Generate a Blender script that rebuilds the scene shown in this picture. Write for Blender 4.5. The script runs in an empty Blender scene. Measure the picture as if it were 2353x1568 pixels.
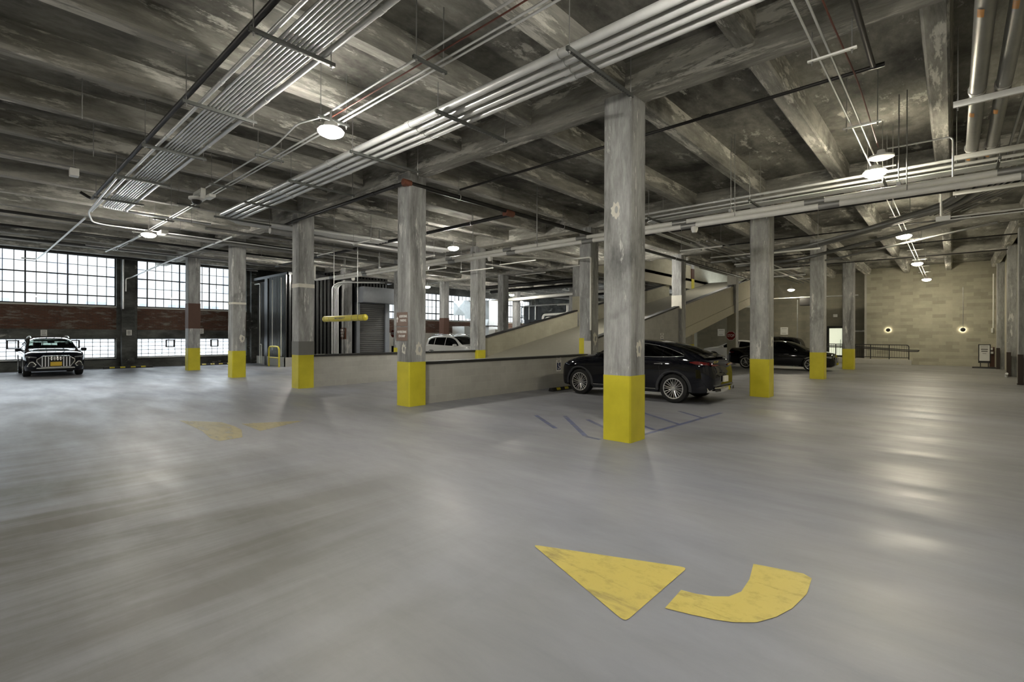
import bpy, bmesh, math, random
from mathutils import Vector, Matrix
random.seed(7)
PI = math.pi
scene = bpy.context.scene
COL = scene.collection
# ---------------------------------------------------------------- grid of the building (metres)
X0, Y0, SX, SY = -4.034, 7.255, 5.797, 7.847
CW = 0.499
def GX(i): return X0 - i*SX
def GY(j): return Y0 + j*SY
Z_SLAB, Z_JOIST, Z_GIRD = 6.03, 5.63, 5.55
ORD = ['first', 'second', 'third', 'fourth', 'fifth', 'sixth', 'seventh', 'eighth', 'ninth', 'tenth', 'eleventh', 'twelfth', 'thirteenth', 'fourteenth']

# ---------------------------------------------------------------- objects
def tag(o, label=None, cat=None, group=None, kind=None):
    if label: o['label'] = label
    if cat: o['category'] = cat
    if group: o['group'] = group
    if kind: o['kind'] = kind
    return o
def thing(name, label, cat, loc=(0, 0, 0), group=None, kind=None, rz=0):
    o = bpy.data.objects.new(name, None); COL.objects.link(o)
    o.empty_display_size = .2
    o.location = loc; o.rotation_euler = (0, 0, rz)
    return tag(o, label, cat, group, kind)
def base_of(p):
    v = Vector((0, 0, 0))
    while p is not None:
        v += p.location; p = p.parent
    return v
class MB:
    """collects shapes in one mesh; coordinates are world ones unless the parent is turned (then local)"""
    def __init__(self): self.bm = bmesh.new(); self.smooth = False
    def box(self, x0, x1, y0, y1, z0, z1):
        v = [self.bm.verts.new(c) for c in ((x0,y0,z0),(x1,y0,z0),(x1,y1,z0),(x0,y1,z0),(x0,y0,z1),(x1,y0,z1),(x1,y1,z1),(x0,y1,z1))]
        for f in ((0,3,2,1),(4,5,6,7),(0,1,5,4),(1,2,6,5),(2,3,7,6),(3,0,4,7)): self.bm.faces.new([v[i] for i in f])
        return self
    def poly(self, pts):
        self.bm.faces.new([self.bm.verts.new(p) for p in pts]); return self
    def prism(self, pts, d):
        """polygon pts (3-D, planar) pushed along vector d"""
        d = Vector(d); a = [self.bm.verts.new(p) for p in pts]; b = [self.bm.verts.new(Vector(p)+d) for p in pts]
        n = len(pts)
        self.bm.faces.new(a[::-1]); self.bm.faces.new(b)
        for i in range(n): self.bm.faces.new((a[i], a[(i+1) % n], b[(i+1) % n], b[i]))
        return self
    def cyl(self, p, q, r, seg=12, r2=None, caps=True):
        p, q = Vector(p), Vector(q); d = (q-p).normalized()
        u = d.orthogonal().normalized(); w = d.cross(u)
        r2 = r if r2 is None else r2
        A = []; B = []
        for i in range(seg):
            a = 2*PI*i/seg; e = u*math.cos(a) + w*math.sin(a)
            A.append(self.bm.verts.new(p+e*r)); B.append(self.bm.verts.new(q+e*r2))
        for i in range(seg): self.bm.faces.new((A[i], A[(i+1) % seg], B[(i+1) % seg], B[i]))
        if caps: self.bm.faces.new(A[::-1]); self.bm.faces.new(B)
        return self
    def tube(self, pts, r, seg=8, bend=0.0, caps=True, closed=False):
        pts = [Vector(p) for p in pts]
        if bend > 0 and not closed:
            out = [pts[0]]
            for i in range(1, len(pts)-1):
                a, b, c = pts[i-1], pts[i], pts[i+1]
                d1 = (a-b); d2 = (c-b); k = min(bend, d1.length*.45, d2.length*.45)
                s = b+d1.normalized()*k; e = b+d2.normalized()*k
                for t in range(7):
                    t /= 6; out.append(s*(1-t)**2 + b*2*t*(1-t) + e*t*t)
            out.append(pts[-1]); pts = out
        n = len(pts); rings = []; u = None
        for i in range(n):
            if closed: t = (pts[(i+1) % n]-pts[i-1]).normalized()
            else: t = (pts[min(i+1, n-1)]-pts[max(i-1, 0)]).normalized()
            u = t.orthogonal().normalized() if u is None else (u - t*u.dot(t)).normalized()
            w = t.cross(u)
            rings.append([self.bm.verts.new(pts[i]+(u*math.cos(2*PI*k/seg)+w*math.sin(2*PI*k/seg))*r) for k in range(seg)])
        m = n if closed else n-1
        for i in range(m):
            A, B = rings[i], rings[(i+1) % n]
            for k in range(seg): self.bm.faces.new((A[k], A[(k+1) % seg], B[(k+1) % seg], B[k]))
        if caps and not closed: self.bm.faces.new(rings[0][::-1]); self.bm.faces.new(rings[-1])
        return self
    def lathe(self, prof, c, axis='z', seg=32, caps=True):
        """prof: (radius, height) pairs"""
        c = Vector(c); R = []
        for r, h in prof:
            ring = []
            for k in range(seg):
                a = 2*PI*k/seg; x, y = r*math.cos(a), r*math.sin(a)
                p = {'z': (x, y, h), 'y': (x, h, y), 'x': (h, x, y)}[axis]
                ring.append(self.bm.verts.new(c+Vector(p)))
            R.append(ring)
        for i in range(len(R)-1):
            for k in range(seg): self.bm.faces.new((R[i][k], R[i][(k+1) % seg], R[i+1][(k+1) % seg], R[i+1][k]))
        if caps and prof[0][0] > 1e-4: self.bm.faces.new(R[0][::-1])
        if caps and prof[-1][0] > 1e-4: self.bm.faces.new(R[-1])
        return self
    def grid(self, rows, closed=False):
        V = [[self.bm.verts.new(p) for p in r] for r in rows]
        for i in range(len(V)-1):
            for k in range(len(V[0])-1): self.bm.faces.new((V[i][k], V[i][k+1], V[i+1][k+1], V[i+1][k]))
        return self
    def build(self, name, mat, parent=None, local=False, angle=35, bevel=0, label=None, kind=None, merge=False):
        bm = self.bm
        if merge: bmesh.ops.remove_doubles(bm, verts=bm.verts, dist=1e-4)
        bmesh.ops.recalc_face_normals(bm, faces=bm.faces)
        if bevel: bmesh.ops.bevel(bm, geom=[e for e in bm.edges if len(e.link_faces) == 2 and e.calc_face_angle(0) > .6], offset=bevel, segments=2, profile=.7, affect='EDGES')
        me = bpy.data.meshes.new(name)
        if parent is not None and not local: bmesh.ops.translate(bm, verts=bm.verts, vec=-base_of(parent))
        for f in bm.faces: f.smooth = True
        bm.to_mesh(me); bm.free()
        me.set_sharp_from_angle(angle=math.radians(angle))
        me.materials.append(mat)
        o = bpy.data.objects.new(name, me); COL.objects.link(o)
        if parent is not None: o.parent = parent
        return tag(o, label=label, kind=kind)
def copy_tree(o, parent=None):
    c = o.copy(); COL.objects.link(c)
    if parent is not None: c.parent = parent
    for ch in list(o.children): copy_tree(ch, c)
    return c
def text_part(name, s, size, origin, xdir, ydir, mat, parent=None, align='CENTER', depth=.002, local=False, squeeze=1.0):
    cu = bpy.data.curves.new('lettering', 'FONT'); cu.body = s; cu.size = size
    cu.align_x = align; cu.align_y = 'CENTER'; cu.extrude = depth; cu.space_line = .95; cu.offset = size*.012
    t = bpy.data.objects.new('lettering', cu); COL.objects.link(t)
    bpy.context.view_layer.update()
    me = bpy.data.meshes.new_from_object(t.evaluated_get(bpy.context.evaluated_depsgraph_get()))
    bpy.data.objects.remove(t); bpy.data.curves.remove(cu)
    xd, yd = Vector(xdir).normalized(), Vector(ydir).normalized(); zd = xd.cross(yd)
    M = Matrix((xd*squeeze, yd, zd)).transposed().to_4x4(); M.translation = Vector(origin) - (Vector((0,0,0)) if (parent is None or local) else base_of(parent))
    me.transform(M); me.materials.clear(); me.materials.append(mat); me.name = name
    o = bpy.data.objects.new(name, me); COL.objects.link(o)
    if parent is not None: o.parent = parent
    return o
def structure(o): o['kind'] = 'structure'; return o
# ---------------------------------------------------------------- materials (all procedural)
class NT:
    def __init__(self, name):
        self.m = bpy.data.materials.new(name); self.m.use_nodes = True
        self.t = self.m.node_tree; self.b = self.t.nodes['Principled BSDF']; self.out = self.t.nodes['Material Output']
    def n(self, kind, **kw):
        x = self.t.nodes.new(kind)
        for k, v in kw.items():
            if k in x.inputs.keys(): x.inputs[k].default_value = v
            else: setattr(x, k, v)
        return x
    def l(self, a, b): self.t.links.new(a, b)
    def pos(self, scale=(1, 1, 1), obj=False):
        g = self.n('ShaderNodeTexCoord').outputs['Object'] if obj else self.n('ShaderNodeNewGeometry').outputs['Position']
        mp = self.n('ShaderNodeMapping'); mp.inputs['Scale'].default_value = scale
        self.l(g, mp.inputs['Vector']); return mp.outputs['Vector']
    def noise(self, vec, scale, detail=6, rough=.6, dist=0):
        x = self.n('ShaderNodeTexNoise'); x.inputs['Scale'].default_value = scale; x.inputs['Detail'].default_value = detail
        x.inputs['Roughness'].default_value = rough; x.inputs['Distortion'].default_value = dist
        self.l(vec, x.inputs['Vector']); return x.outputs['Fac']
    def ramp(self, fac, stops, interp='LINEAR'):
        r = self.n('ShaderNodeValToRGB'); r.color_ramp.interpolation = interp
        e = r.color_ramp.elements
        while len(e) > len(stops): e.remove(e[-1])
        while len(e) < len(stops): e.new(.5)
        for el, (p, c) in zip(e, stops):
            el.position = p
            el.color = (c, c, c, 1) if isinstance(c, (int, float)) else (*c, 1)
        self.l(fac, r.inputs['Fac']); return r.outputs['Color']
    def mix(self, fac, a, b, mode='MIX'):
        x = self.n('ShaderNodeMix', data_type='RGBA', blend_type=mode)
        for s, v in ((x.inputs[0], fac), (x.inputs[6], a), (x.inputs[7], b)):
            if isinstance(v, (int, float)): s.default_value = v
            elif isinstance(v, tuple): s.default_value = (*v, 1)
            else: self.l(v, s)
        return x.outputs[2]
    def math(self, op, a, b=0.0):
        x = self.n('ShaderNodeMath', operation=op)
        for s, v in ((x.inputs[0], a), (x.inputs[1], b)):
            if isinstance(v, (int, float)): s.default_value = v
            else: self.l(v, s)
        return x.outputs[0]
    def color(self, v): self.set('Base Color', v); return self
    def set(self, k, v):
        s = self.b.inputs[k]
        if isinstance(v, (int, float)): s.default_value = v
        elif isinstance(v, tuple): s.default_value = (*v, 1) if len(v) == 3 else v
        else: self.l(v, s)
        return self
    def bump(self, h, strength=.3, dist=.02):
        x = self.n('ShaderNodeBump'); x.inputs['Strength'].default_value = strength; x.inputs['Distance'].default_value = dist
        self.l(h, x.inputs['Height']); self.l(x.outputs['Normal'], self.b.inputs['Normal']); return self
def plain(name, c, rough=.5, metal=0.0, coat=0.0, spec=None, vary=.12):
    m = NT(name)
    if vary:
        f = m.noise(m.pos(), 6, 4)
        m.color(m.mix(f, tuple(x*(1-vary) for x in c), tuple(min(1, x*(1+vary)) for x in c)))
    else: m.color(c)
    m.set('Roughness', rough).set('Metallic', metal)
    if coat: m.set('Coat Weight', coat).set('Coat Roughness', .03)
    if spec is not None: m.set('Specular IOR Level', spec)
    return m.m
def emitter(name, c, s):
    m = NT(name); m.color((.8, .8, .8)); m.set('Emission Color', c).set('Emission Strength', s); return m.m

def concrete(name, dark, mid, light, stretch, patch=.58, grime=.5):
    m = NT(name); p = m.pos(stretch); q = m.pos((1, 1, 1))
    a = m.noise(p, 1.0, 10, .70, .15); b = m.noise(p, 1.9, 10, .74, .12); c = m.noise(q, .55, 6, .62, .2); d = m.noise(p, 9, 6, .7)
    col = m.ramp(a, [(.34, dark), (.47, tuple((x+y)/2 for x, y in zip(dark, mid))), (.60, mid), (.78, tuple(x*1.35 for x in mid))])
    st = m.ramp(c, [(grime-.10, .30), (grime+.06, 1.0)]); col = m.mix(1.0, col, st, 'MULTIPLY')
    pt = m.ramp(b, [(patch, 0.0), (patch+.05, 1.0)]); col = m.mix(m.math('MULTIPLY', pt, .8), col, light)
    fine = m.ramp(d, [(.25, .72), (.7, 1.15)]); col = m.mix(.75, col, fine, 'MULTIPLY')
    m.color(col).set('Roughness', .82)
    m.bump(m.math('ADD', b, m.math('MULTIPLY', d, .5)), .45, .02); return m.m
M = {}
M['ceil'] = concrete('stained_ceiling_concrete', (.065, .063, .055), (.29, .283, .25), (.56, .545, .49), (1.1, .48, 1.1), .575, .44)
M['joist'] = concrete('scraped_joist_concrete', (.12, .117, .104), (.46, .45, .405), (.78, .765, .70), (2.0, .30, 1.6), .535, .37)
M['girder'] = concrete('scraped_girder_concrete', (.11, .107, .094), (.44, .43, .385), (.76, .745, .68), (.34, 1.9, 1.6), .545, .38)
M['column'] = concrete('scraped_column_paint', (.16, .16, .155), (.42, .425, .42), (.72, .72, .69), (2.6, 2.6, .45), .575, .35)
M['oldwall'] = concrete('grimy_concrete_wall', (.03, .031, .028), (.12, .125, .115), (.40, .40, .36), (1.2, .5, 1.4), .60, .45)
M['kerb'] = plain('cast_concrete', (.42, .41, .37), .8)
M['deck'] = plain('worn_ramp_deck_concrete', (.235, .222, .178), .8)
M['guard'] = plain('dark_brown_guard_steel', (.030, .018, .012), .55)
M['plaster'] = plain('pale_plaster_patch', (.62, .60, .53), .85, vary=.15)

def yellow_paint():
    m = NT('yellow_safety_paint'); q = m.pos(); z = m.pos((6, 6, .8))
    a = m.noise(q, 1.6, 5); c = m.ramp(a, [(.3, (.50, .44, .018)), (.7, (.66, .585, .035))])
    s = m.noise(m.pos((4, 4, 4)), 3.0, 8, .75); c = m.mix(m.ramp(s, [(.70, 0.0), (.76, 1.0)]), c, (.30, .27, .06))
    m.color(c).set('Roughness', .42).bump(m.noise(q, 60, 3), .1, .005); return m.m
M['yellow'] = yellow_paint()
M['yplastic'] = plain('yellow_plastic', (.66, .56, .05), .35)

def floor_mat():
    m = NT('sealed_grey_floor_coating'); q = m.pos()
    w = m.pos((.30, 1.0, 1.0)); mpn = w.node; mpn.inputs['Rotation'].default_value = (0, 0, .55)
    a = m.noise(w, .55, 7, .6, .7); b = m.noise(q, .17, 4, .55, .5); c = m.noise(w, 3.5, 8, .7, .4); d = m.noise(q, 140, 3, .6)
    col = m.ramp(a, [(.28, (.180, .186, .212)), (.5, (.232, .240, .272)), (.72, (.280, .289, .322))])
    col = m.mix(m.ramp(b, [(.42, 0.0), (.62, .55)]), col, (.225, .222, .212))
    col = m.mix(.35, col, m.ramp(c, [(.3, .70), (.65, 1.12)]), 'MULTIPLY')
    # worn brown wheel lane towards the left foreground, with bare streaks
    sep = m.n('ShaderNodeSeparateXYZ'); m.l(q, sep.inputs[0])
    lane = m.noise(m.pos((1.25, .17, 1)), 1.0, 8, .66, .3)
    rng = m.n('ShaderNodeMapRange'); rng.inputs['From Min'].default_value = -1.6; rng.inputs['From Max'].default_value = -4.4
    m.l(sep.outputs[0], rng.inputs['Value'])
    rng2 = m.n('ShaderNodeMapRange'); rng2.inputs['From Min'].default_value = -14.0; rng2.inputs['From Max'].default_value = -8.0
    m.l(sep.outputs[0], rng2.inputs['Value'])
    rng3 = m.n('ShaderNodeMapRange'); rng3.inputs['From Min'].default_value = 3.9; rng3.inputs['From Max'].default_value = .6
    m.l(sep.outputs[1], rng3.inputs['Value'])
    area = m.math('MULTIPLY', m.math('MULTIPLY', rng.outputs[0], rng2.outputs[0]), rng3.outputs[0])
    dirt = m.math('MULTIPLY', area, m.ramp(lane, [(.40, 0.0), (.58, 1.0)]))
    col = m.mix(m.math('MULTIPLY', dirt, .85), col, (.085, .078, .055))
    # warm lamp light put into the colour: far floor mixed toward tan
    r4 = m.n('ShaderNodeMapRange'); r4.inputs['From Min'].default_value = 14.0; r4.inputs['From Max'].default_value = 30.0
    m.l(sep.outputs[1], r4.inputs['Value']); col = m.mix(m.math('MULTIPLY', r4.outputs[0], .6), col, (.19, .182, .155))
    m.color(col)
    m.set('Roughness', m.ramp(m.noise(w, 1.3, 6, .6), [(.3, .30), (.7, .60)])).set('Specular IOR Level', .34)
    m.bump(m.math('ADD', m.noise(q, 3.0, 4), m.math('MULTIPLY', d, .25)), .10, .012)
    return m.m
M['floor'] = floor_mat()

def road_paint(name, col, keep, top=1.0):
    m = NT(name); q = m.pos((.7, 2.4, 1)); a = m.noise(q, 2.2, 9, .7, .4); b = m.noise(m.pos(), 9, 6, .7)
    f = m.math('MULTIPLY', m.ramp(a, [(keep-.16, 0.15), (keep+.12, top)]), m.ramp(b, [(.2, .7), (.5, 1.0)]))
    m.color(m.mix(m.noise(m.pos(), 2.0, 4), tuple(x*.85 for x in col), col)).set('Roughness', .45)
    tr = m.n('ShaderNodeBsdfTransparent'); mx = m.n('ShaderNodeMixShader')
    m.l(f, mx.inputs[0]); m.l(tr.outputs[0], mx.inputs[1]); m.l(m.b.outputs[0], mx.inputs[2]); m.l(mx.outputs[0], m.out.inputs[0]); return m.m
M['arrow'] = road_paint('worn_yellow_road_paint', (.58, .475, .12), .34, .88)
M['arrow_old'] = road_paint('faded_yellow_road_paint', (.52, .44, .20), .40, .55)
M['blueline'] = road_paint('faded_blue_road_paint', (.13, .15, .31), .42, .65)

def blocks(name, axis, w, h, mortar, c1, c2, cm, bias=0.0, rough=.85, tint=None, bumpk=.3):
    m = NT(name); g = m.n('ShaderNodeNewGeometry'); s = m.n('ShaderNodeSeparateXYZ'); m.l(g.outputs['Position'], s.inputs[0])
    cb = m.n('ShaderNodeCombineXYZ'); m.l(s.outputs[0 if axis == 'x' else 1], cb.inputs[0]); m.l(s.outputs[2], cb.inputs[1])
    b = m.n('ShaderNodeTexBrick'); m.l(cb.outputs[0], b.inputs['Vector'])
    b.inputs['Scale'].default_value = 1.0; b.inputs['Brick Width'].default_value = w; b.inputs['Row Height'].default_value = h
    b.inputs['Mortar Size'].default_value = mortar; b.inputs['Mortar Smooth'].default_value = .3; b.inputs['Bias'].default_value = bias
    b.inputs['Color1'].default_value = (*c1, 1); b.inputs['Color2'].default_value = (*c2, 1); b.inputs['Mortar'].default_value = (*cm, 1)
    col = m.mix(.5, b.outputs['Color'], m.ramp(m.noise(m.pos(), 1.5, 7, .65), [(.3, .75), (.7, 1.15)]), 'MULTIPLY')
    return m, b, col
def block_mat(name, axis, *a, **k):
    m, b, col = blocks(name, axis, *a, **k); m.color(col).set('Roughness', .85)
    m.bump(b.outputs['Fac'], -.25, .006); return m.m
M['block_y'] = block_mat('grey_concrete_block', 'y', .406, .203, .005, (.36, .355, .325), (.40, .395, .365), (.42, .415, .385))
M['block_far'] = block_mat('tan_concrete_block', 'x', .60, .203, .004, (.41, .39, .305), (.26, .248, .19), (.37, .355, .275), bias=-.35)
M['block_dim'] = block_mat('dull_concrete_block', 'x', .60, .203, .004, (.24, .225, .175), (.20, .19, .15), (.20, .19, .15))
M['block_right'] = block_mat('tan_concrete_block_side', 'y', .406, .203, .005, (.42, .40, .31), (.37, .355, .275), (.36, .34, .27))
M['block_pale'] = block_mat('cream_concrete_block', 'y', .406, .203, .004, (.35, .33, .25), (.32, .305, .23), (.30, .285, .22))
M['cream'] = plain('cream_painted_concrete', (.40, .375, .285), .8)
def red_brick():
    m, b, col = blocks('peeling_painted_brick', 'y', .215, .072, .010, (.105, .040, .022), (.070, .030, .018), (.085, .060, .045))
    pe = m.noise(m.pos((1, .35, 1.6)), 3.0, 9, .80, .1); col = m.mix(m.ramp(pe, [(.52, 0.0), (.60, .75)]), col, (.21, .20, .17))
    m.color(col).set('Roughness', .8).bump(b.outputs['Fac'], -.4, .008); return m.m
M['brick'] = red_brick()
M['brown'] = plain('dark_brown_paint', (.075, .034, .020), .6)
M['black'] = plain('black_rubber_cap', (.010, .010, .010), .55)
M['blackmetal'] = plain('black_steel', (.016, .015, .014), .42, vary=.2)
M['corr'] = plain('corrugated_charcoal_steel', (.035, .036, .037), .34, .35, vary=.25)
M['galv'] = plain('galvanised_conduit', (.74, .75, .74), .32, .45, vary=.14)
M['galv_dull'] = plain('dull_galvanised_steel', (.34, .34, .33), .45, .7, vary=.2)
M['strut'] = plain('dark_slotted_strut', (.10, .105, .10), .5, .5)
M['alu'] = plain('bright_strut_steel', (.78, .78, .74), .38, .3)
M['ironpipe'] = plain('black_iron_pipe', (.018, .017, .016), .42, .3)
M['rust'] = plain('rust_red_coupling', (.17, .060, .035), .6, vary=.3)
M['redcable'] = plain('red_armoured_cable', (.14, .045, .03), .5)
M['white'] = plain('white_pvc_jacket', (.86, .85, .80), .42)
M['whiteplastic'] = plain('white_plastic', (.80, .80, .76), .4)
M['bigpipe'] = plain('grey_coated_duct_pipe', (.26, .26, .245), .42, .45, vary=.18)
M['orange'] = plain('orange_pipe_label', (.48, .21, .04), .6)
M['glass'] = None
def glass(name, tint, gloss=.06, trans=1.0):
    m = NT(name); t = m.n('ShaderNodeBsdfTransparent'); t.inputs[0].default_value = (*tint, 1)
    g = m.n('ShaderNodeBsdfGlossy'); g.inputs['Roughness'].default_value = .02
    lw = m.n('ShaderNodeLayerWeight'); lw.inputs[0].default_value = .5
    fr = m.math('ADD', m.math('MULTIPLY', m.math('POWER', lw.outputs['Facing'], 5.0), .92), .045)
    x = m.n('ShaderNodeMixShader'); m.l(fr, x.inputs[0]); m.l(t.outputs[0], x.inputs[1]); m.l(g.outputs[0], x.inputs[2])
    m.l(x.outputs[0], m.out.inputs[0]); m.t.nodes.remove(m.b); return m.m
M['glass'] = glass('clear_window_glass', (.95, .97, .97))
M['carglass'] = glass('tinted_car_glass', (.05, .055, .055))
M['carglass_clear'] = glass('green_tint_windscreen', (.42, .48, .44))
def frosted():
    m = NT('frosted_wired_glass'); t = m.n('ShaderNodeBsdfTransparent'); t.inputs[0].default_value = (.80, .82, .82, 1)
    tr = m.n('ShaderNodeBsdfTranslucent'); tr.inputs[0].default_value = (.85, .86, .86, 1)
    x = m.n('ShaderNodeMixShader'); x.inputs[0].default_value = .45
    m.l(t.outputs[0], x.inputs[1]); m.l(tr.outputs[0], x.inputs[2]); m.l(x.outputs[0], m.out.inputs[0]); m.t.nodes.remove(m.b); return m.m
M['frost'] = frosted()
M['sash'] = plain('dark_steel_sash', (.018, .016, .016), .5)
M['sash_pale'] = plain('grey_lattice_wire', (.34, .35, .36), .5)
M['sillpale'] = plain('pale_window_sill', (.52, .52, .48), .7)
M['lens_warm'] = emitter('warm_glowing_lamp_lens', (1.0, .91, .70), 300)
M['lens'] = emitter('glowing_lamp_lens', (1.0, .95, .85), 440)
M['wlens'] = emitter('glowing_wall_lamp_ring', (1.0, .88, .62), 70)
M['carpaint'] = plain('black_car_paint', (.003, .0032, .004), .25, 0, 1.0, 0.0, vary=0)
M['carpaint_navy'] = plain('navy_black_car_paint', (.003, .0035, .007), .25, 0, 1.0, 0.0, vary=0)
M['carpaint_white'] = plain('white_car_paint', (.74, .74, .72), .25, 0, 1.0, vary=0)
M['carpaint_dark'] = plain('charcoal_car_paint', (.006, .006, .006), .25, 0, .9, 0.0, vary=0)
M['cladding'] = plain('grey_black_wheel_arch_plastic', (.035, .037, .042), .5)
M['cabin'] = plain('black_cabin_trim', (.008, .008, .008), .7)
M['tyre'] = plain('tyre_rubber', (.012, .012, .012), .75)
M['rim'] = plain('bright_alloy_wheel', (.72, .72, .72), .22, .85, vary=.05)
M['rimdark'] = plain('wheel_barrel_black', (.02, .02, .02), .45)
M['chrome'] = plain('chrome_trim', (.85, .85, .85), .10, 1.0, vary=0)
M['redlamp'] = plain('red_tail_lamp', (.10, .004, .004), .12, 0, 1.0, vary=0)
M['headlamp'] = plain('clear_headlamp', (.22, .23, .25), .10, .5, 1.0, vary=.3)
M['drl'] = plain('white_lamp_strip', (.85, .87, .9), .25)
M['plate_y'] = plain('yellow_licence_plate', (.60, .40, .02), .4)
M['plate_w'] = plain('white_licence_plate', (.66, .65, .60), .4)
M['platetext'] = plain('dark_blue_plate_lettering', (.03, .035, .09), .5, vary=0)
M['signbrown'] = plain('brown_sign_panel', (.21, .145, .115), .5)
M['signbrown_dark'] = plain('dark_brown_sign_panel', (.085, .036, .020), .5)
M['signwhite'] = plain('white_sign_lettering', (.86, .86, .84), .5, vary=0)
M['signred'] = plain('red_sign_panel', (.22, .018, .012), .4)
M['signblue'] = plain('blue_sign_panel', (.022, .035, .10), .45)
M['paper'] = plain('white_notice_paper', (.70, .70, .67), .6)
M['ink'] = plain('grey_printed_ink', (.16, .16, .15), .6)
M['doorglass'] = emitter('lit_lobby_glass', (.80, .84, .62), .78)
M['steelpanel'] = plain('blue_grey_steel_box', (.30, .325, .36), .35, .4)
M['shutter'] = plain('grey_roller_shutter', (.155, .155, .155), .5, .2)
M['ductmetal'] = plain('bright_sheet_metal_duct', (.62, .64, .63), .30, .55, vary=.2)
M['facade'] = plain('pale_building_front', (.20, .20, .197), .8)
M['facadeglass'] = plain('tinted_building_window', (.125, .135, .16), .2)  # grey-blue tone is the panes' own colour
M['street'] = plain('bright_street_paving', (.20, .20, .195), .8)
# ---------------------------------------------------------------- the setting
XW, XE, YS, YN, YNB = -31.7, 2.05, -10.0, 38.64, 47.0
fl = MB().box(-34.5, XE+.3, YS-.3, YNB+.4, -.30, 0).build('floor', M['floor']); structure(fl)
def mark(name, pts, mat, z=.004, label=None):
    m = MB(); n = len(pts)
    vs = [m.bm.verts.new((x, y, z)) for x, y in pts]; m.bm.faces.new(vs)
    bmesh.ops.triangulate(m.bm, faces=m.bm.faces[:])
    return m.build(name, mat, fl, label=label)
def rounded(pts, r=.05):
    out = []; n = len(pts)
    for i in range(n):
        a, b, c = Vector(pts[i-1]), Vector(pts[i]), Vector(pts[(i+1) % n])
        d1, d2 = (a-b).normalized()*r, (c-b).normalized()*r
        for t in (0, .33, .67, 1): 
            p = (b+d1)*(1-t)**2 + b*2*t*(1-t) + (b+d2)*t*t; out.append((p.x, p.y))
    return out
mark('arrow_head_marking', rounded([(-2.53, 3.07), (-1.44, 3.53), (-1.44, 2.61)], .05), M['arrow'], label='yellow triangular arrowhead painted on the floor in the foreground')
mark('arrow_tail_marking', [(-1.10, 3.92), (-.79, 4.0), (-.73, 3.96), (-.71, 3.70), (-.74, 3.44), (-.79, 3.27), (-.86, 3.13), (-.96, 3.04), (-1.06, 2.99), (-1.18, 2.95), (-1.33, 2.91), (-1.345, 3.19), (-1.25, 3.21), (-1.16, 3.25), (-1.08, 3.32), (-1.04, 3.44), (-1.05, 3.65)], M['arrow'], label='curved yellow tail of the turn arrow in the foreground')
mark('arrow_head_marking', [(-10.10, 3.50), (-9.09, 3.46), (-9.55, 4.45)], M['arrow_old'], label='faded yellow arrowhead far to the left on the floor')
mark('arrow_tail_marking', [(-11.4, 2.80), (-10.55, 3.30), (-9.95, 3.32), (-9.45, 3.28), (-8.75, 3.05), (-8.70, 2.70), (-9.0, 2.66), (-9.80, 2.76), (-10.2, 2.78)], M['arrow_old'], label='faded yellow arrow tail far to the left on the floor')
def stripe(a, b, w=.09):
    a, b = Vector(a), Vector(b); n = (b-a).normalized(); n = Vector((-n.y, n.x))*w/2
    mark('bay_line_marking', [tuple(a-n), tuple(b-n), tuple(b+n), tuple(a+n)], M['blueline'])
for a, b in (((-6.6, 8.1), (-5.4, 7.2)), ((-6.1, 8.45), (-4.62, 7.0)), ((-4.6, 6.98), (-4.28, 6.92)), ((-3.95, 7.75), (-3.80, 11.15)), ((-5.1, 10.0), (-3.9, 9.15)), ((-4.6, 10.75), (-3.86, 10.2)), ((-5.5, 9.3), (-4.0, 8.3)), ((-5.5, 8.4), (-4.6, 7.75))): stripe(a, b)
# wheel lanes scraped in the coating
# ---- ceiling: slab with the ramp opening, girders across, joists along
cl = thing('ceiling', None, None, (0, 0, 0)); structure(cl)
RX0, RX1, RYO = GX(2)+.22, GX(1)-.22, 24.0
b = MB()
b.box(-34.5, RX0, YS, YNB+.4, Z_SLAB, Z_SLAB+.2); b.box(RX1, XE+.3, YS, YNB+.4, Z_SLAB, Z_SLAB+.2); b.box(RX0, RX1, YS, RYO, Z_SLAB, Z_SLAB+.2)
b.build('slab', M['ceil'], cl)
def beam_x(y, x0, x1, wd, z0, name, mat):
    w = wd/2; t = .05
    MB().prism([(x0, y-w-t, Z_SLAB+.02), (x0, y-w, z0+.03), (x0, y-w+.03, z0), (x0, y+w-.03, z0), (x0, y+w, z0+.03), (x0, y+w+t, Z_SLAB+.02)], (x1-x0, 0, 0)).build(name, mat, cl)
def beam_y(x, y0, y1, wd, z0, name, mat):
    w = wd/2; t = .04
    MB().prism([(x-w-t, y0, Z_SLAB+.02), (x-w, y0, z0+.03), (x-w+.03, y0, z0), (x+w-.03, y0, z0), (x+w, y0, z0+.03), (x+w+t, y0, Z_SLAB+.02)], (0, y1-y0, 0)).build(name, mat, cl)
for j in range(-1, 6):
    y = GY(j)
    if y > RYO:
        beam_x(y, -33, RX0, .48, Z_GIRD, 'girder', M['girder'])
        if y < YN-.4: beam_x(y, RX1, XE, .48, Z_GIRD, 'girder', M['girder'])
    else: beam_x(y, -33, XE, .48, Z_GIRD, 'girder', M['girder'])
k = 0
for n in range(-3, 15):
    x = X0 - n*SX/3
    if x > XE-.1 or x < -31.6: continue
    if RX0-.1 < x < RX1+.1: beam_y(x, YS, RYO, .27, Z_JOIST, 'joist', M['joist'])
    else: beam_y(x, YS, YNB if x < RX1 else YN+.2, .27, Z_JOIST, 'joist', M['joist'])
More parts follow.
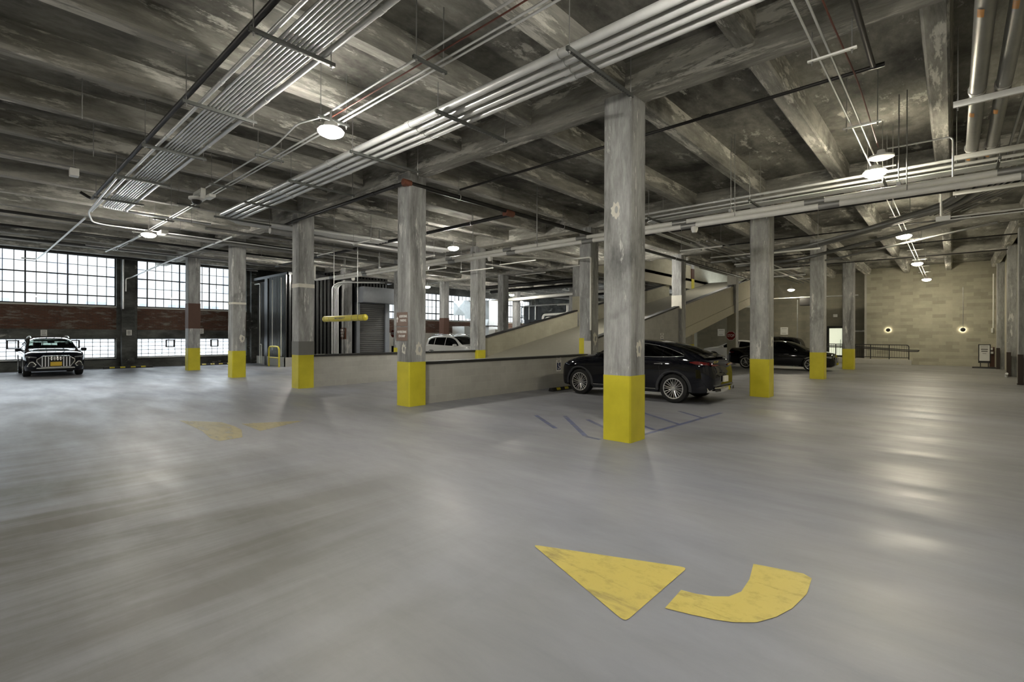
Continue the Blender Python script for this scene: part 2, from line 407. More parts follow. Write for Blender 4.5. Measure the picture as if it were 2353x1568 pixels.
# edge beam trimming the ramp opening
MB().box(RX0-.30, RX0, RYO, YNB, 5.43, Z_SLAB+.2).build('ramp_opening_edge', M['cream'], cl, label='cream slab edge along the far side of the ramp opening')
MB().box(RX1, RX1+.25, RYO, YN+.2, 5.43, Z_SLAB+.02).build('ramp_opening_edge', M['girder'], cl)
# upper storey seen through the opening
MB().box(RX0-.30, RX0-.06, RYO+2, YNB, Z_SLAB+.2, 7.28).build('wall_upper', M['block_pale']); structure(bpy.data.objects['wall_upper'])
up = MB().box(RX0-3.0, XE-4.5, RYO-1, YNB+.4, 9.2, 9.4).build('ceiling_upper', M['ceil']); structure(up)
uw = MB().box(RX0-2.9, RX0-2.7, RYO-1, YNB, Z_SLAB+.2, 9.2).box(RX1+.6, RX1+.8, RYO-1, YNB, Z_SLAB+.2, 9.2).box(RX0-2.9, RX1+.8, RYO-1.2, RYO-1, Z_SLAB+.2, 9.2).build('wall_storey', M['cream']); structure(uw)
# ---- walls
MB().box(-4.1, XE+.4, YN, YN+.3, 0, Z_SLAB+.1).build('wall_far', M['block_far'], kind='structure')
MB().box(-4.22, -4.1, YN-.02, YN+2.0, 0, Z_SLAB).build('trim_1', M['kerb'], kind='structure')
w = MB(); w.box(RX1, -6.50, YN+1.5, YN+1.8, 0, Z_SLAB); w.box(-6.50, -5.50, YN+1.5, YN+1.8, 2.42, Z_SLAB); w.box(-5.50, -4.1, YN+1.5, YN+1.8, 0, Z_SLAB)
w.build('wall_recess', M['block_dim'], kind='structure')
MB().box(-32.5, RX1+.2, YNB, YNB+.3, 0, 9.3).build('wall_back', M['block_pale'], kind='structure')
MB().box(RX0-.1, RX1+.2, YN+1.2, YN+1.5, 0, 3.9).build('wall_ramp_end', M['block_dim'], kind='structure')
MB().box(XE, XE+.3, YS, YN+.3, 0, Z_SLAB).build('wall_right', M['block_right'], kind='structure')
MB().box(-34, XE+.3, YS-.3, YS, 0, Z_SLAB).build('wall_behind', M['block_right'], kind='structure')
# pilasters with steel corner guards on the right wall
for n, y in enumerate((GY(-1), GY(0), GY(1), 22.95, 25.35, 30.25, 36.9)):
    MB().box(1.76, XE+.1, y-.25, y+.25, 0, Z_SLAB-.3).build('trim_%d' % (n+2), M['column'], kind='structure', bevel=.03)
for y, h, lb in ((25.05, 1.08, 'nearest brown steel corner guard at the right wall'), (29.95, 1.05, 'middle brown steel corner guard at the right wall'), (36.55, 1.12, 'farthest brown steel corner guard, beside the freestanding notice')):
    g = MB(); g.box(1.735, 1.755, y-.06, y+.12, 0, h); g.box(1.735, 1.87, y-.075, y-.055, 0, h)
    g.box(1.72, 1.74, y-.08, y+.14, 0, .05)
    tag(g.build('corner_guard', M['guard']), lb, 'corner guard', 'brown guards on the right wall')
# ---- left wall with windows: grimy concrete bands and painted brick
def strip_wall(name, mat, y0, y1, z0, z1, x0=XW-.35, x1=XW): MB().box(x0, x1, y0, y1, z0, z1).build(name, mat, kind='structure')
def fill(segs, z0, z1, name, mat, **k):
    m = MB()
    for a, b_ in segs: m.box(k.get('x0', XW-.35), k.get('x1', XW), a, b_, z0, z1)
    return m.build(name, mat, kind='structure')
PIL = [(-6.1, -5.2), (5.07, 5.93), (11.25, 12.1), (19.2, 20.1), (30.2, 31.1), (38.2, 39.1)]
WIN = [(-5.2, 5.07), (5.93, 11.25)]
WIN2 = [(20.1, 30.2), (31.1, 38.2)]
fill([(YS, 12.1)], 0, .47, 'wall_left_kerb', M['oldwall'], x1=XW+.03)
fill([(-5.2, 5.07), (5.93, 11.25)], 1.52, 1.96, 'wall_left_band', M['oldwall'], x1=XW+.04)
fill([(-5.2, 5.07), (5.93, 11.25)], 1.96, 3.07, 'wall_left_brick', M['brick'])
fill([(YS, -6.1)], .47, Z_SLAB, 'wall_left_end', M['oldwall'])
fill([(-5.2, 5.07), (5.93, 11.25)], 5.62, Z_SLAB, 'wall_left_head', M['oldwall'])
fill([(12.1, 19.2), (39.1, YNB)], 0, Z_SLAB, 'wall_left_solid', M['oldwall'])
fill([(20.1, 30.2), (31.1, 38.2)], 1.9, 2.9, 'wall_left_back_brick', M['brick'])
fill([(20.1, 30.2), (31.1, 38.2)], 0, 1.9, 'wall_left_back_base', M['kerb'])
fill([(20.1, 30.2), (31.1, 38.2)], 5.15, Z_SLAB, 'wall_left_back_head', M['oldwall'])
for n, (a, c) in enumerate(PIL):
    m = MB(); m.box(XW-.40, XW+.02, a, c, 0, Z_SLAB); m.box(XW-.1, XW+.34, a+.16, c-.16, 0, Z_SLAB)
    m.build('wall_left_pier', M['oldwall'], kind='structure', bevel=.02)
def window(n, y0, y1, z0, z1, pitch, rows, thick_h, thick_v, glassm, bar=.027, fat=.058, sash='sash', sill=True, label=None, offset=0.0):
    o = thing('window_%d' % n, label, None, (XW-.2, (y0+y1)/2, z0)); structure(o)
    f = MB(); x = XW-.2
    f.box(x-.03, x+.03, y0, y1, z0, z0+.06); f.box(x-.03, x+.03, y0, y1, z1-.05, z1); f.box(x-.03, x+.03, y0, y0+.05, z0, z1); f.box(x-.03, x+.03, y1-.05, y1, z0, z1)
    k = 0; y = y1-offset
    while y > y0+.1:
        if y < y1-.05:
            t = fat if (k in thick_v) else bar
            f.box(x-.02, x+.02, y-t/2, y+t/2, z0, z1)
        y -= pitch; k += 1
    h = (z1-z0)/rows
    for r in range(1, rows):
        t = fat if r in thick_h else bar
        f.box(x-.021, x+.021, y0, y1, z0+r*h-t/2, z0+r*h+t/2)
    f.build('window_frame', M[sash], o)
    MB().box(x-.004, x+.004, y0, y1, z0, z1).build('window_pane', glassm, o)
    if sill: MB().box(XW-.34, XW+.03, y0, y1, z0-.07, z0).build('window_sill', M['sillpale'], o)
    return o
wa = window(1, -5.2, 5.07, 3.14, 5.62, .366, 5, (1, 3), (5, 9, 14, 18, 23), M['glass'])
wb = window(2, 5.93, 11.25, 3.14, 5.62, .366, 5, (1, 3), (5, 9, 13), M['glass'], offset=.1)
wc = window(3, -5.2, 5.07, .50, 1.52, .30, 5, (), (), M['frost'], bar=.022, fat=.03, sash='sash_pale')
wd = window(4, 5.93, 11.25, .50, 1.52, .30, 5, (), (), M['frost'], bar=.022, fat=.03, sash='sash_pale')
def hopper(o, y0, y1):
    x = XW-.17; f = MB()
    for a, b_, c, d in ((y0-.03, y1+.03, 1.38, 1.43), (y0-.03, y1+.03, 1.02, 1.07), (y0-.03, y0+.03, 1.02, 1.43), (y1-.03, y1+.03, 1.02, 1.43)): f.box(x-.03, x+.03, a, b_, c, d)
    f.build('hopper_vent_frame', M['sash'], o, label='small dark square vent frame in the frosted window')
for a in (-3.3, -1.1, 1.2, 3.3): hopper(wc, a, a+.36)
for a in (7.24, 9.40): hopper(wd, a, a+.36)
we = window(5, 20.1, 30.2, 2.95, 5.15, .42, 4, (1, 3), (4, 10, 16), M['glass'], fat=.09)
wf = window(6, 31.1, 38.2, 2.95, 5.15, .42, 4, (1, 3), (4, 10, 16), M['glass'], fat=.09)
# lobby door in the recess of the far wall
d = thing('door_1', None, None, (-6.0, YN+1.5, 0)); structure(d)
f = MB(); y = YN+1.42
f.box(-6.50, -6.38, y, y+.2, .30, 2.42); f.box(-5.62, -5.50, y, y+.2, .30, 2.42); f.box(-6.38, -5.62, y, y+.2, 2.27, 2.42); f.box(-6.38, -5.62, y, y+.2, .30, .42)
f.build('door_frame', M['blackmetal'], d)
MB().box(-6.38, -5.62, y+.08, y+.10, .42, 2.27).build('door_pane', M['doorglass'], d)
MB().box(-5.72, -5.69, y-.06, y-.02, .9, 1.5).build('door_handle', M['chrome'], d)
# outside
MB().box(-70, XW-.4, -40, 80, -.6, -.5).build('street_ground', M['street'], kind='structure')
# ---------------------------------------------------------------- columns
def column(i, j, label, ztop=5.6, yellow=True, z0=0, dx=0.0, zy=1.063, w=CW):
    x, y = GX(i)+dx, GY(j)
    o = thing('concrete_column', label, 'column', (x, y, z0), 'square concrete columns with yellow bases')
    c = .022; h = w/2
    def ring(z, g=0.0):
        a = h+g; return [(x-a+c, y-a, z), (x+a-c, y-a, z), (x+a, y-a+c, z), (x+a, y+a-c, z), (x+a-c, y+a, z), (x-a+c, y+a, z), (x-a, y+a-c, z), (x-a, y-a+c, z)]
    s0 = z0+zy if yellow else z0
    MB().prism(ring(s0), (0, 0, ztop-s0)).build('column_shaft', M['column'], o, angle=20)
    if yellow: MB().prism(ring(z0, .004), (0, 0, zy)).build('painted_base', M['yellow'], o, angle=20)
    return o
def patch(o, face, u, z, r, seed, mat='plaster', hole=True):
    """splash of pale filler with a grey core; face 'S' (towards -y) or 'E' (towards +x)"""
    rnd = random.Random(seed); x, y = o.location.x, o.location.y; h = CW/2+.003
    pts = []
    for k in range(22):
        a = 2*PI*k/22; q = r*(.72+.5*rnd.random())
        pts.append((u+q*.62*math.cos(a), z+q*1.05*math.sin(a)))
    f = (lambda p: (x+p[0], y-h, p[1])) if face == 'S' else (lambda p: (x+h, y+p[0], p[1]))
    d = (0, .004, 0) if face == 'S' else (-.004, 0, 0)
    MB().prism([f(p) for p in pts], d).build('filler_patch', M[mat], o)
    if hole:
        d2 = Vector(d)*-1.5
        MB().prism([f((u+.22*r*math.cos(2*PI*k/14)+.1*r, z+.45*r*math.sin(2*PI*k/14))) for k in range(14)], d2).build('filler_core', M['column'], o)
A = {}
A[0, 0] = column(0, 0, 'large grey column nearest the camera, standing before the black coupe SUV')
A[1, 0] = column(1, 0, 'column carrying the two brown parking signs')
A[2, 0] = column(2, 0, 'column at the left end of the low block walls, with a white ring mark')
A[3, 0] = column(3, 0, 'column in front of the right end of the window wall')
A[4, 0] = column(4, 0, 'column with a brown band in front of the windows')
A[0, 1] = column(0, 1, 'column just right of the black coupe SUV, before the black sedan')
A[0, 2] = column(0, 2, 'column before the front wheel of the black sedan')
A[0, 3] = column(0, 3, 'column in front of the railing at the far wall')
A[1, 1] = column(1, 1, 'column with a white pipe down its side at the foot of the ramp', yellow=False)
A[2, 1] = column(2, 1, 'column at the foot of the far ramp parapet, yellow base facing the lane')
A[3, 1] = column(3, 1, 'column half hidden behind the sign column, holding a stop sign')
A[4, 1] = column(4, 1, 'column against the black ribbed wall, holding the vehicle entry sign', yellow=False, dx=.32)
A[1, 2] = column(1, 2, 'dark column standing in the near ramp parapet, with a cream patch', yellow=False)
A[2, 2] = column(2, 2, 'column in the far ramp parapet with a strip of yellow paint', yellow=False)
A[3, 2] = column(3, 2, 'column behind the foot of the ramp, beside the white ducts')
A[4, 2] = column(4, 2, 'column with a brown band behind the white SUV')
A[1, 3] = column(1, 3, 'column at the top of the ramp holding the far stop sign', yellow=False)
A[3, 3] = column(3, 3, 'distant column left of the pipe cage', yellow=False)
A[4, 3] = column(4, 3, 'distant column behind the white ducts', yellow=False)
A[2, 4] = column(2, 4, 'column rising through the ramp, brown and yellow on the upper floor', ztop=9.2)
def band(o, z0, z1, mat, name, g=.003, label=None):
    x, y = o.location.x, o.location.y; h = CW/2+g
    return MB().box(x-h, x+h, y-h, y+h, z0, z1).build(name, mat, o, label=label)
band(A[4, 0], 2.0, 3.2, M['brown'], 'brown_band'); band(A[4, 2], 1.75, 2.95, M['brown'], 'brown_band'); band(A[2, 4], 6.25, 7.05, M['brown'], 'brown_band'); band(A[2, 4], 5.45, 6.25, M['yellow'], 'yellow_band'); band(A[2, 4], 1.08, 2.6, M['cream'], 'cream_band')
band(A[2, 0], 3.22, 3.34, M['plaster'], 'white_ring'); band(A[3, 0], 2.92, 3.0, M['plaster'], 'white_ring')
band(A[2, 0], 1.066, 1.50, M['ink'], 'grey_primer_band')
patch(A[0, 0], 'S', -.02, 3.74, .13, 3); patch(A[0, 0], 'E', .02, 1.48, .13, 5)
patch(A[1, 0], 'S', .03, 1.37, .13, 8); patch(A[1, 0], 'E', .03, 1.36, .16, 9)
patch(A[3, 0], 'E', .10, 1.55, .16, 12); patch(A[0, 1], 'E', .05, 1.55, .14, 14); patch(A[1, 1], 'E', .02, 1.6, .2, 15)
# yellow and cream touches on the ramp columns
def slab_on(o, face, u0, u1, z0, z1, mat, name, t=.006):
    x, y = o.location.x, o.location.y; h = CW/2
    if face == 'S': MB().box(x+u0, x+u1, y-h-t, y-h+.01, z0, z1).build(name, mat, o)
    else: MB().box(x+h-.01, x+h+t, y+u0, y+u1, z0, z1).build(name, mat, o)
slab_on(A[1, 1], 'S', -.25, -.04, 1.05, 1.62, M['yellow'], 'yellow_strip'); slab_on(A[1, 1], 'S', -.04, .25, 1.05, 1.52, M['plaster'], 'cream_patch')
slab_on(A[1, 2], 'S', -.25, .25, 3.0, 3.65, M['plaster'], 'cream_patch', .012)
slab_on(A[2, 2], 'E', -.25, .25, 1.95, 3.0, M['yellow'], 'yellow_strip', .012); slab_on(A[2, 2], 'S', -.25, .25, 3.0, 3.9, M['cream'], 'cream_patch')
slab_on(A[1, 3], 'S', -.25, .25, 4.8, 5.55, M['plaster'], 'cream_patch', .012); slab_on(A[1, 3], 'S', -.25, .25, .6, 3.1, M['cream'], 'cream_patch', .010)
# ---------------------------------------------------------------- low block walls either side of the ramp foot
def low_wall(x, y0, y1, h, label):
    o = thing('low_block_wall', label, 'low wall', (x, (y0+y1)/2, 0))
    MB().box(x-.10, x+.10, y0, y1, 0, h-.07).build('block_courses', M['block_y'], o)
    MB().box(x-.125, x+.125, y0, y1, h-.07, h).build('rubber_cap', M['black'], o, bevel=.008)
    return o
low_wall(GX(2), Y0+.25, GY(1)-.25, 1.065, 'low block wall with a black cap starting at the white-ringed column')
low_wall(GX(1), Y0+.25, GY(1)-.25, 1.05, 'low block wall with a black cap behind the accessible parking sign')
# ---------------------------------------------------------------- ramp
S_ = .2056
def rz(y): return max(0.004, S_*(y-11.9))        # deck height
def par(y): return rz(y)+.92
rp = thing('ramp', 'cream concrete vehicle ramp climbing between the columns to the upper floor', 'ramp', (GX(1)-2.9, 12, 0))
m = MB(); xa, xb = GX(2)+.05, GX(1)-.05; ye = 42.2
m.prism([(xa, 11.9, 0.003), (xa, ye, S_*(ye-11.9)), (xa, ye, S_*(ye-11.9)-.35), (xa, 13.6, 0.003)], (xb-xa, 0, 0)).build('ramp_deck', M['deck'], rp)
def parapet(x, y0, y1, under, name, mat, t=.20, cap=True, lab=None):
    m = MB(); m.prism([(x-t/2, y0, par(y0)-.07), (x-t/2, y1, par(y1)-.07), (x-t/2, y1, under(y1)), (x-t/2, y0, under(y0))], (t, 0, 0)); m.build(name, mat, rp, label=lab)
    c = MB(); c.prism([(x-t/2-.025, y0, par(y0)-.07), (x-t/2-.025, y1, par(y1)-.07), (x-t/2-.025, y1, par(y1)), (x-t/2-.025, y0, par(y0))], (t+.05, 0, 0)); c.build('rubber_cap', M['black'], rp)
h = CW/2
parapet(GX(1), GY(1)+h, GY(2)-h, lambda y: 0.0, 'near_parapet', M['block_y'])
parapet(GX(1), GY(2)+h, GY(3)-h, lambda y: par(y)-1.68, 'near_parapet', M['cream'])
parapet(GX(1), GY(3)+h, 34.6, lambda y: par(y)-1.68, 'near_parapet', M['cream'])
for y0, y1 in ((GY(2)+h, GY(3)-h), (GY(3)+h, 34.6)):
    x = GX(1)+.10; q = lambda y, k: par(y)-k
    MB().prism([(x, y0, q(y0, 1.20)), (x, y1, q(y1, 1.20)), (x, y1, q(y1, 1.68)), (x, y0, q(y0, 1.68))], (.05, 0, 0)).build('edge_beam', M['cream'], rp)
parapet(GX(2), GY(1)+h, GY(2)-h, lambda y: 0.0, 'far_parapet', M['block_pale'])
parapet(GX(2), GY(2)+h, GY(3)-h, lambda y: par(y)-1.68, 'far_parapet', M['block_pale'])
parapet(GX(2), GY(3)+h, 34.6, lambda y: par(y)-1.68, 'far_parapet', M['block_pale'])
# hollow under the ramp closed off by a block wall on the lane side
MB().box(GX(1)-.08, GX(1)+.06, GY(1)+h, GY(2)-h, 0, .6).build('ramp_side_base', M['block_y'], rp)
# kerb and accessible walkway in front of the far wall
tag(MB().box(-6.6, -1.80, 37.35, 37.60, 0, .33).build('concrete_kerb', M['kerb'], bevel=.02), 'pale concrete kerb under the dark railing at the far wall', 'kerb')
tag(MB().prism([(-6.6, 37.60, 0.003), (-6.6, 37.60, .30), (-4.6, 37.60, .30), (-1.9, 37.60, 0.003)], (0, YN-37.62, 0)).build('walkway_slab', M['kerb']), 'sloping concrete walkway behind the railing at the far wall', 'walkway')
MB().box(-6.6, -4.22, YN, YN+1.5, 0.003, .30).build('threshold_slab', M['kerb'], kind='structure')
# ---------------------------------------------------------------- services under the ceiling
def conduit(label, pts, r, mat='galv', group=None, bend=.35, seg=10, name='conduit', cat='conduit', couplings=()):
    o = thing(name, label, cat, pts[0], group)
    MB().tube(pts, r, seg, bend).build(name+'_run', M[mat], o, angle=50)
    for p, d in couplings:
        p = Vector(p); d = Vector(d).normalized()
        MB().cyl(p-d*.06, p+d*.06, r*1.16, seg+2).build('coupling', M[mat], o, angle=50)
    return o
def trapeze(label, group, axis, at, u0, u1, z, mat='strut', rods=True, deep=.05, ztop=Z_SLAB, rodmat='galv_dull', holes=False):
    """strut hung on two rods; axis 'y' = strut lies along y at x=at, 'x' = along x at y=at"""
    P = (lambda u, zz: (at, u, zz)) if axis == 'y' else (lambda u, zz: (u, at, zz))
    o = thing('trapeze_hanger', label, 'pipe hanger', P((u0+u1)/2, z), group)
    m = MB(); w = .021
    if axis == 'y': m.box(at-w, at+w, u0, u1, z-deep, z)
    else: m.box(u0, u1, at-w, at+w, z-deep, z)
    m.build('strut_channel', M[mat], o, bevel=.004)
    if rods:
        for u in (u0+.05, u1-.05):
            MB().cyl(P(u, z-deep-.05), P(u, ztop), .007, 6).build('threaded_rod', M[rodmat], o)
            MB().cyl(P(u, z-deep-.018), P(u, z-deep), .016, 6).build('nut', M[rodmat], o)
    if holes:
        n = int((u1-u0)/.06)
        hb = MB()
        for k in range(n):
            u = u0+.03+k*.06
            if axis == 'y': hb.box(at-.008, at+.008, u-.011, u+.011, z-deep-.0015, z-deep+.001)
        hb.build('slot_row', M['black'], o)
    return o
# bank of eleven conduits nearest the camera
ys1 = [2.36] + [2.47+.052*k for k in range(9)] + [3.00]
for k, y in enumerate(ys1):
    big = k in (0, 10); r = .030 if k == 0 else (.036 if k == 10 else .0175); z = 5.2+r
    xe = -18.3 if k == 0 else -17.5-.015*k
    cp = [((x, y, z), (1, 0, 0)) for x in (-4.6-.03*(k % 3), -7.6-.05*(k % 4), -10.4+.04*(k % 3), -14.9+.05*(k % 5))]
    pts = [(2.0, y, z), (xe, y, z), (xe, y+2.2 if k else y+9.0, z)] if k else [(2.0, y, z), (xe, y, z), (xe-.02, y, z-.02)]
    conduit('%s conduit from the left in the wide bank of eleven at the upper left' % ORD[k], pts, r, 'galv', 'conduits in the bank of eleven', .3, 8 if not big else 12, couplings=cp)
conduit('dark pipe running along the left edge of the wide conduit bank', [(2.0, 2.24, 5.36), (-17.3, 2.24, 5.36), (-17.3, 2.0, 5.5)], .038, 'ironpipe', None, .2, name='pipe', cat='pipe')
conduit('thin conduit bending beside the far end of the wide conduit bank', [(-13.6, 2.17, 5.12), (-18.0, 2.25, 5.12), (-19.5, 2.55, 5.1), (-19.6, 12.0, 5.1)], .022, 'galv', None, .4)
for k, x in enumerate((-3.37, -5.93, -8.49, -11.02, -13.6, -16.15)[::-1]):
    trapeze('%s hanger from the window end under the bank of eleven conduits' % ORD[k], 'hangers under the bank of eleven', 'y', x, 2.12, 3.16, 5.2, holes=x > -9)
# four thick conduits
for k, y in enumerate((4.99, 5.18, 5.36, 5.53)):
    r = (.059, .054, .050, .048)[k]; z = 5.2+r; xe = -16.55+.0*k
    cp = [((x-.04*k, y, z), (1, 0, 0)) for x in (-3.75, -6.85, -9.6, -12.4)] 
    conduit('%s from the left of the four thick bright conduits' % ORD[k], [(2.0, y, z), (xe-.18*k+.3, y, z), (xe-.18*k+.3, y+.75, z-.02), (xe-.18*k+1.1, 13.4, z-.02)], r, 'galv', 'four thick conduits', .5, 16, couplings=cp)
for k, x in enumerate((-3.46, -5.94, -8.46, -11.1, -13.75, -16.1)[::-1]):
    trapeze('%s hanger from the window end under the four thick conduits' % ORD[k], 'hangers under the four thick conduits', 'y', x, 4.82, 6.44, 5.2, holes=x > -7)
# slim conduits with the red cable between the two banks
for k, (y, r) in enumerate(((3.81, .015), (4.05, .015), (4.13, .015))):
    pts = [(2.0, y, 5.22), (-7.6, y, 5.22), (-8.4, y-.02, 5.34), (-9.3, y, 5.22), (-13.3, y, 5.22)] if k == 0 else [(2.0, y, 5.22), (-26.0, y, 5.22)]
    conduit('%s of the three slim conduits above the left ceiling lamps' % ORD[k], pts, r, 'galv', 'slim conduits', .15, 8)
conduit('thin red armoured cable sagging between the slim conduits', [(2.0, 3.93, 5.25), (-1.5, 3.90, 5.22), (-5.0, 3.93, 5.23), (-7.5, 3.92, 5.22)], .011, 'redcable', None, .8, 6, name='cable', cat='cable')
for k, x in enumerate((-2.5, -5.0, -7.48, -10.0, -12.7, -15.3, -17.8, -20.6, -23.2)[::-1]):
    trapeze('%s short hanger from the window end under the slim conduits' % ORD[k], 'short hangers under the slim conduits', 'y', x, 3.70, 4.24, 5.2, deep=.04)
# white-jacketed pipe pair behind the front row of columns
def white_pipe(label, y, z, x0, x1, r, phase):
    o = thing('jacketed_pipe', label, 'pipe', (x0, y, z), 'pair of white pipes')
    MB().cyl((x0, y, z), (x1, y, z), r, 16).build('pipe_jacket', M['white'], o, angle=50)
    x = x1-1.2-phase
    while x > x0+.4:
        MB().cyl((x-.17, y, z), (x+.17, y, z), r+.006, 16).build('grey_clamp', M['galv_dull'], o, angle=50); x -= 2.72
    return o
white_pipe('upper white jacketed pipe crossing behind the big column', 11.12, 4.345, -22.3, 2.0, .062, 0.1)
white_pipe('lower white jacketed pipe crossing behind the big column', 11.00, 4.215, -20.6, 2.0, .058, -.16)
tag(MB().tube([(-22.25, 11.12, 4.345), (-22.75, 11.12, 4.345), (-22.75, 11.12, 5.0)], .05, 10, .15).build('pipe_elbow', M['white'], angle=50), 'white elbow turning up at the left end of the pipe pair', 'pipe elbow')
for k, x in enumerate((-19.9, -17.2, -14.5, -11.75, -9.05, -6.3, -3.6, -.72)):
    o = thing('ring_hanger', '%s rod hanger from the left holding the white pipe pair' % ORD[k], 'pipe hanger', (x, 11.06, 4.4), 'rod hangers of the white pipes')
    MB().cyl((x, 11.12, 4.40), (x, 11.12, Z_SLAB), .009, 6).cyl((x+.12, 11.0, 4.27), (x+.12, 11.0, Z_SLAB), .009, 6).build('threaded_rod', M['galv_dull'], o)
    MB().box(x-.03, x+.03, 11.06, 11.18, 4.40, 4.46).build('clevis', M['galv_dull'], o)
# second bank of conduits above the white pipes on the right
for k, (y, z, r) in enumerate(((12.35, 5.02, .030), (12.62, 4.98, .030), (12.75, 4.93, .014), (12.83, 4.93, .014), (12.91, 4.93, .014), (12.99, 4.93, .014), (13.08, 4.93, .014))):
    x0 = -7.0 if k < 2 else -6.5
    conduit('%s conduit in the bank above the white pipes' % ORD[k], [(2.0, y, z), (x0, y, z), (x0-.1, y+6.0, z)], r, 'galv', 'conduits above the white pipes', .4, 10 if k < 2 else 6,
            couplings=[((-3.2+.2*k, y, z), (1, 0, 0))])
for k, x in enumerate((-6.1, -3.55, -1.05, .62)):
    trapeze('%s hanger from the left under the conduits above the white pipes' % ORD[k], 'hangers of the right conduit bank', 'y', x, 12.22, 13.2, 4.91, deep=.04)
# slim conduits along the right aisle that carry its lamps
for k, x in enumerate((-1.26, -1.14)):
    conduit('%s slim conduit along the right aisle above its lamps' % ('left', 'right')[k], [(x, -4, 5.22), (x, 38.2, 5.22)], .014, 'galv', None, 0, 8)
conduit('reddish cable hanging along the right aisle', [(-.98, -2, 5.30), (-1.05, 6.2, 5.32), (-.98, 8.2, 5.24), (-1.03, 11.3, 5.22)], .011, 'redcable', None, .6, 6, name='cable', cat='cable')
for k, y in enumerate((4.4, 7.14, 9.85, 12.6, 15.3, 18.0, 22.5, 25.4, 28.7, 31.5, 34.4)):
    trapeze('%s bright hanger from the camera along the right aisle' % ORD[k], 'bright hangers along the right aisle', 'x', y, -1.38, -.86, 5.2, 'alu', deep=.025)
conduit('black sprinkler pipe hanging above the right aisle, running away', [(-.80, -4, 5.33), (-.80, 8.1, 5.33)], .032, 'ironpipe', None, 0, 10, name='pipe', cat='pipe')
# sprinkler mains
conduit('black sprinkler branch passing behind the big column', [(-9.3, 8.35, 5.40), (-.72, 8.30, 5.40)], .027, 'ironpipe', None, 0, 10, name='pipe', cat='pipe', couplings=[((-.75, 8.3, 5.40), (1, 0, 0)), ((-3.1, 8.3, 5.40), (1, 0, 0))])
conduit('thick black sprinkler main running away above the low block wall', [(-9.62, 6.98, 5.32), (-9.62, 33.0, 5.32)], .060, 'ironpipe', None, 0, 12, name='pipe', cat='pipe')
conduit('black pipe hugging the girder between the two sign-row columns', [(-9.70, 6.93, 5.32), (-15.55, 6.93, 5.32), (-16.6, 7.0, 5.32)], .046, 'ironpipe', None, .2, 10, name='pipe', cat='pipe', couplings=[((-10.1, 6.93, 5.32), (1, 0, 0)), ((-11.0, 6.93, 5.32), (1, 0, 0))])
conduit('black branch pipe leaving the rusty tee to the left', [(-9.62, 10.55, 5.22), (-25.8, 10.55, 5.22)], .055, 'ironpipe', None, 0, 12, name='pipe', cat='pipe')
for p, lb in (((-9.62, 10.55, 5.27), 'rusty red tee coupling on the black sprinkler main'), ((-9.62, 6.95, 5.32), 'small rusty coupling at the top of the sign column')):
    s = 1.5 if p[1] > 8 else 1.0
    q = Vector(p); tag(MB().cyl(q+Vector((0, -.11*s, 0)), q+Vector((0, .11*s, 0)), .076*s**.5, 14).cyl(q, q+Vector((-.13*s, 0, 0)), .07*s**.5, 14).build('pipe_tee', M['rust'], angle=50, bevel=.008), lb, 'pipe fitting')
for k, (x, y) in enumerate(((-9.62, 8.6), (-9.62, 13.2), (-9.62, 17.5), (-9.62, 22.0), (-11.2, 10.55), (-13.4, 10.55), (-16.9, 10.55))):
    o = thing('ring_hanger', '%s ring hanger on the black sprinkler pipes' % ORD[k], 'pipe hanger', (x, y, 5.3), 'ring hangers on the black pipes')
    ax = (0, 1, 0) if y != 10.55 else (1, 0, 0); zc = 5.32 if y != 10.55 else 5.22; n = 14
    MB().tube([(x+(.075*math.cos(2*PI*i/n) if ax[1] else 0), y+(0 if ax[1] else .075*math.cos(2*PI*i/n)), zc+.075*math.sin(2*PI*i/n)) for i in range(n)], .008, 6, closed=True).build('pipe_ring', M['galv'], o)
    MB().cyl((x, y, zc+.07), (x, y, Z_SLAB), .007, 6).build('threaded_rod', M['galv_dull'], o)
for k, y in enumerate((16.5, 20.4, 24.8, 29.0)):
    conduit('%s thin black sprinkler line across the ceiling behind the right columns' % ORD[k], [(-8.6, y, 5.36), (1.7, y, 5.36)], .024, 'ironpipe', 'thin black sprinkler lines', 0, 8, name='pipe', cat='pipe')
for k, (y0, z) in enumerate(((5.0, 5.28), (8.6, 5.28), (12.4, 5.25), (16.0, 5.2))):
    x = -20.5-2.6*k
    conduit('%s black sprinkler pipe running across in front of the windows' % ORD[k], [(x, -8, z), (x, 10.6 if k else 9.5, z)], .045, 'ironpipe', 'black pipes before the windows', 0, 10, name='pipe', cat='pipe')
# left area: pipe dropping to the wall pier, small runs
conduit('bright conduit pair slanting down to the pier between the windows', [(-18.6, 6.15, 5.12), (-26.2, 6.2, 5.1), (-31.28, 5.55, 4.60), (-31.28, 5.38, 4.55), (-31.28, 5.38, 3.9)], .030, 'galv', None, .25, 10)
conduit('conduit along the ceiling ending at the left windows', [(-18.9, 2.3, 5.12), (-27.6, 2.18, 5.12), (-31.0, 2.1, 5.12), (-31.0, 1.6, 5.12)], .028, 'galv', None, .2, 10)
conduit('vertical conduit on the pier between the windows', [(-31.30, 5.28, 3.0), (-31.30, 5.28, 5.6)], .035, 'galv', None, 0, 10)
for k, (x, y0, y1, z, r) in enumerate(((-16.6, 6.6, 20, 5.12, .11), (-18.2, 5.2, 14, 5.2, .05), (-20.4, 4.4, 16, 5.15, .06), (-22.6, 5.6, 14, 5.1, .03), (-24.6, 3.0, 10.8, 5.12, .03))):
    conduit('%s long conduit in the tangle of runs above the entry lane' % ORD[k], [(x, y0, z), (x, y1, z)], r, 'galv_dull', 'runs above the entry lane', 0, 10)
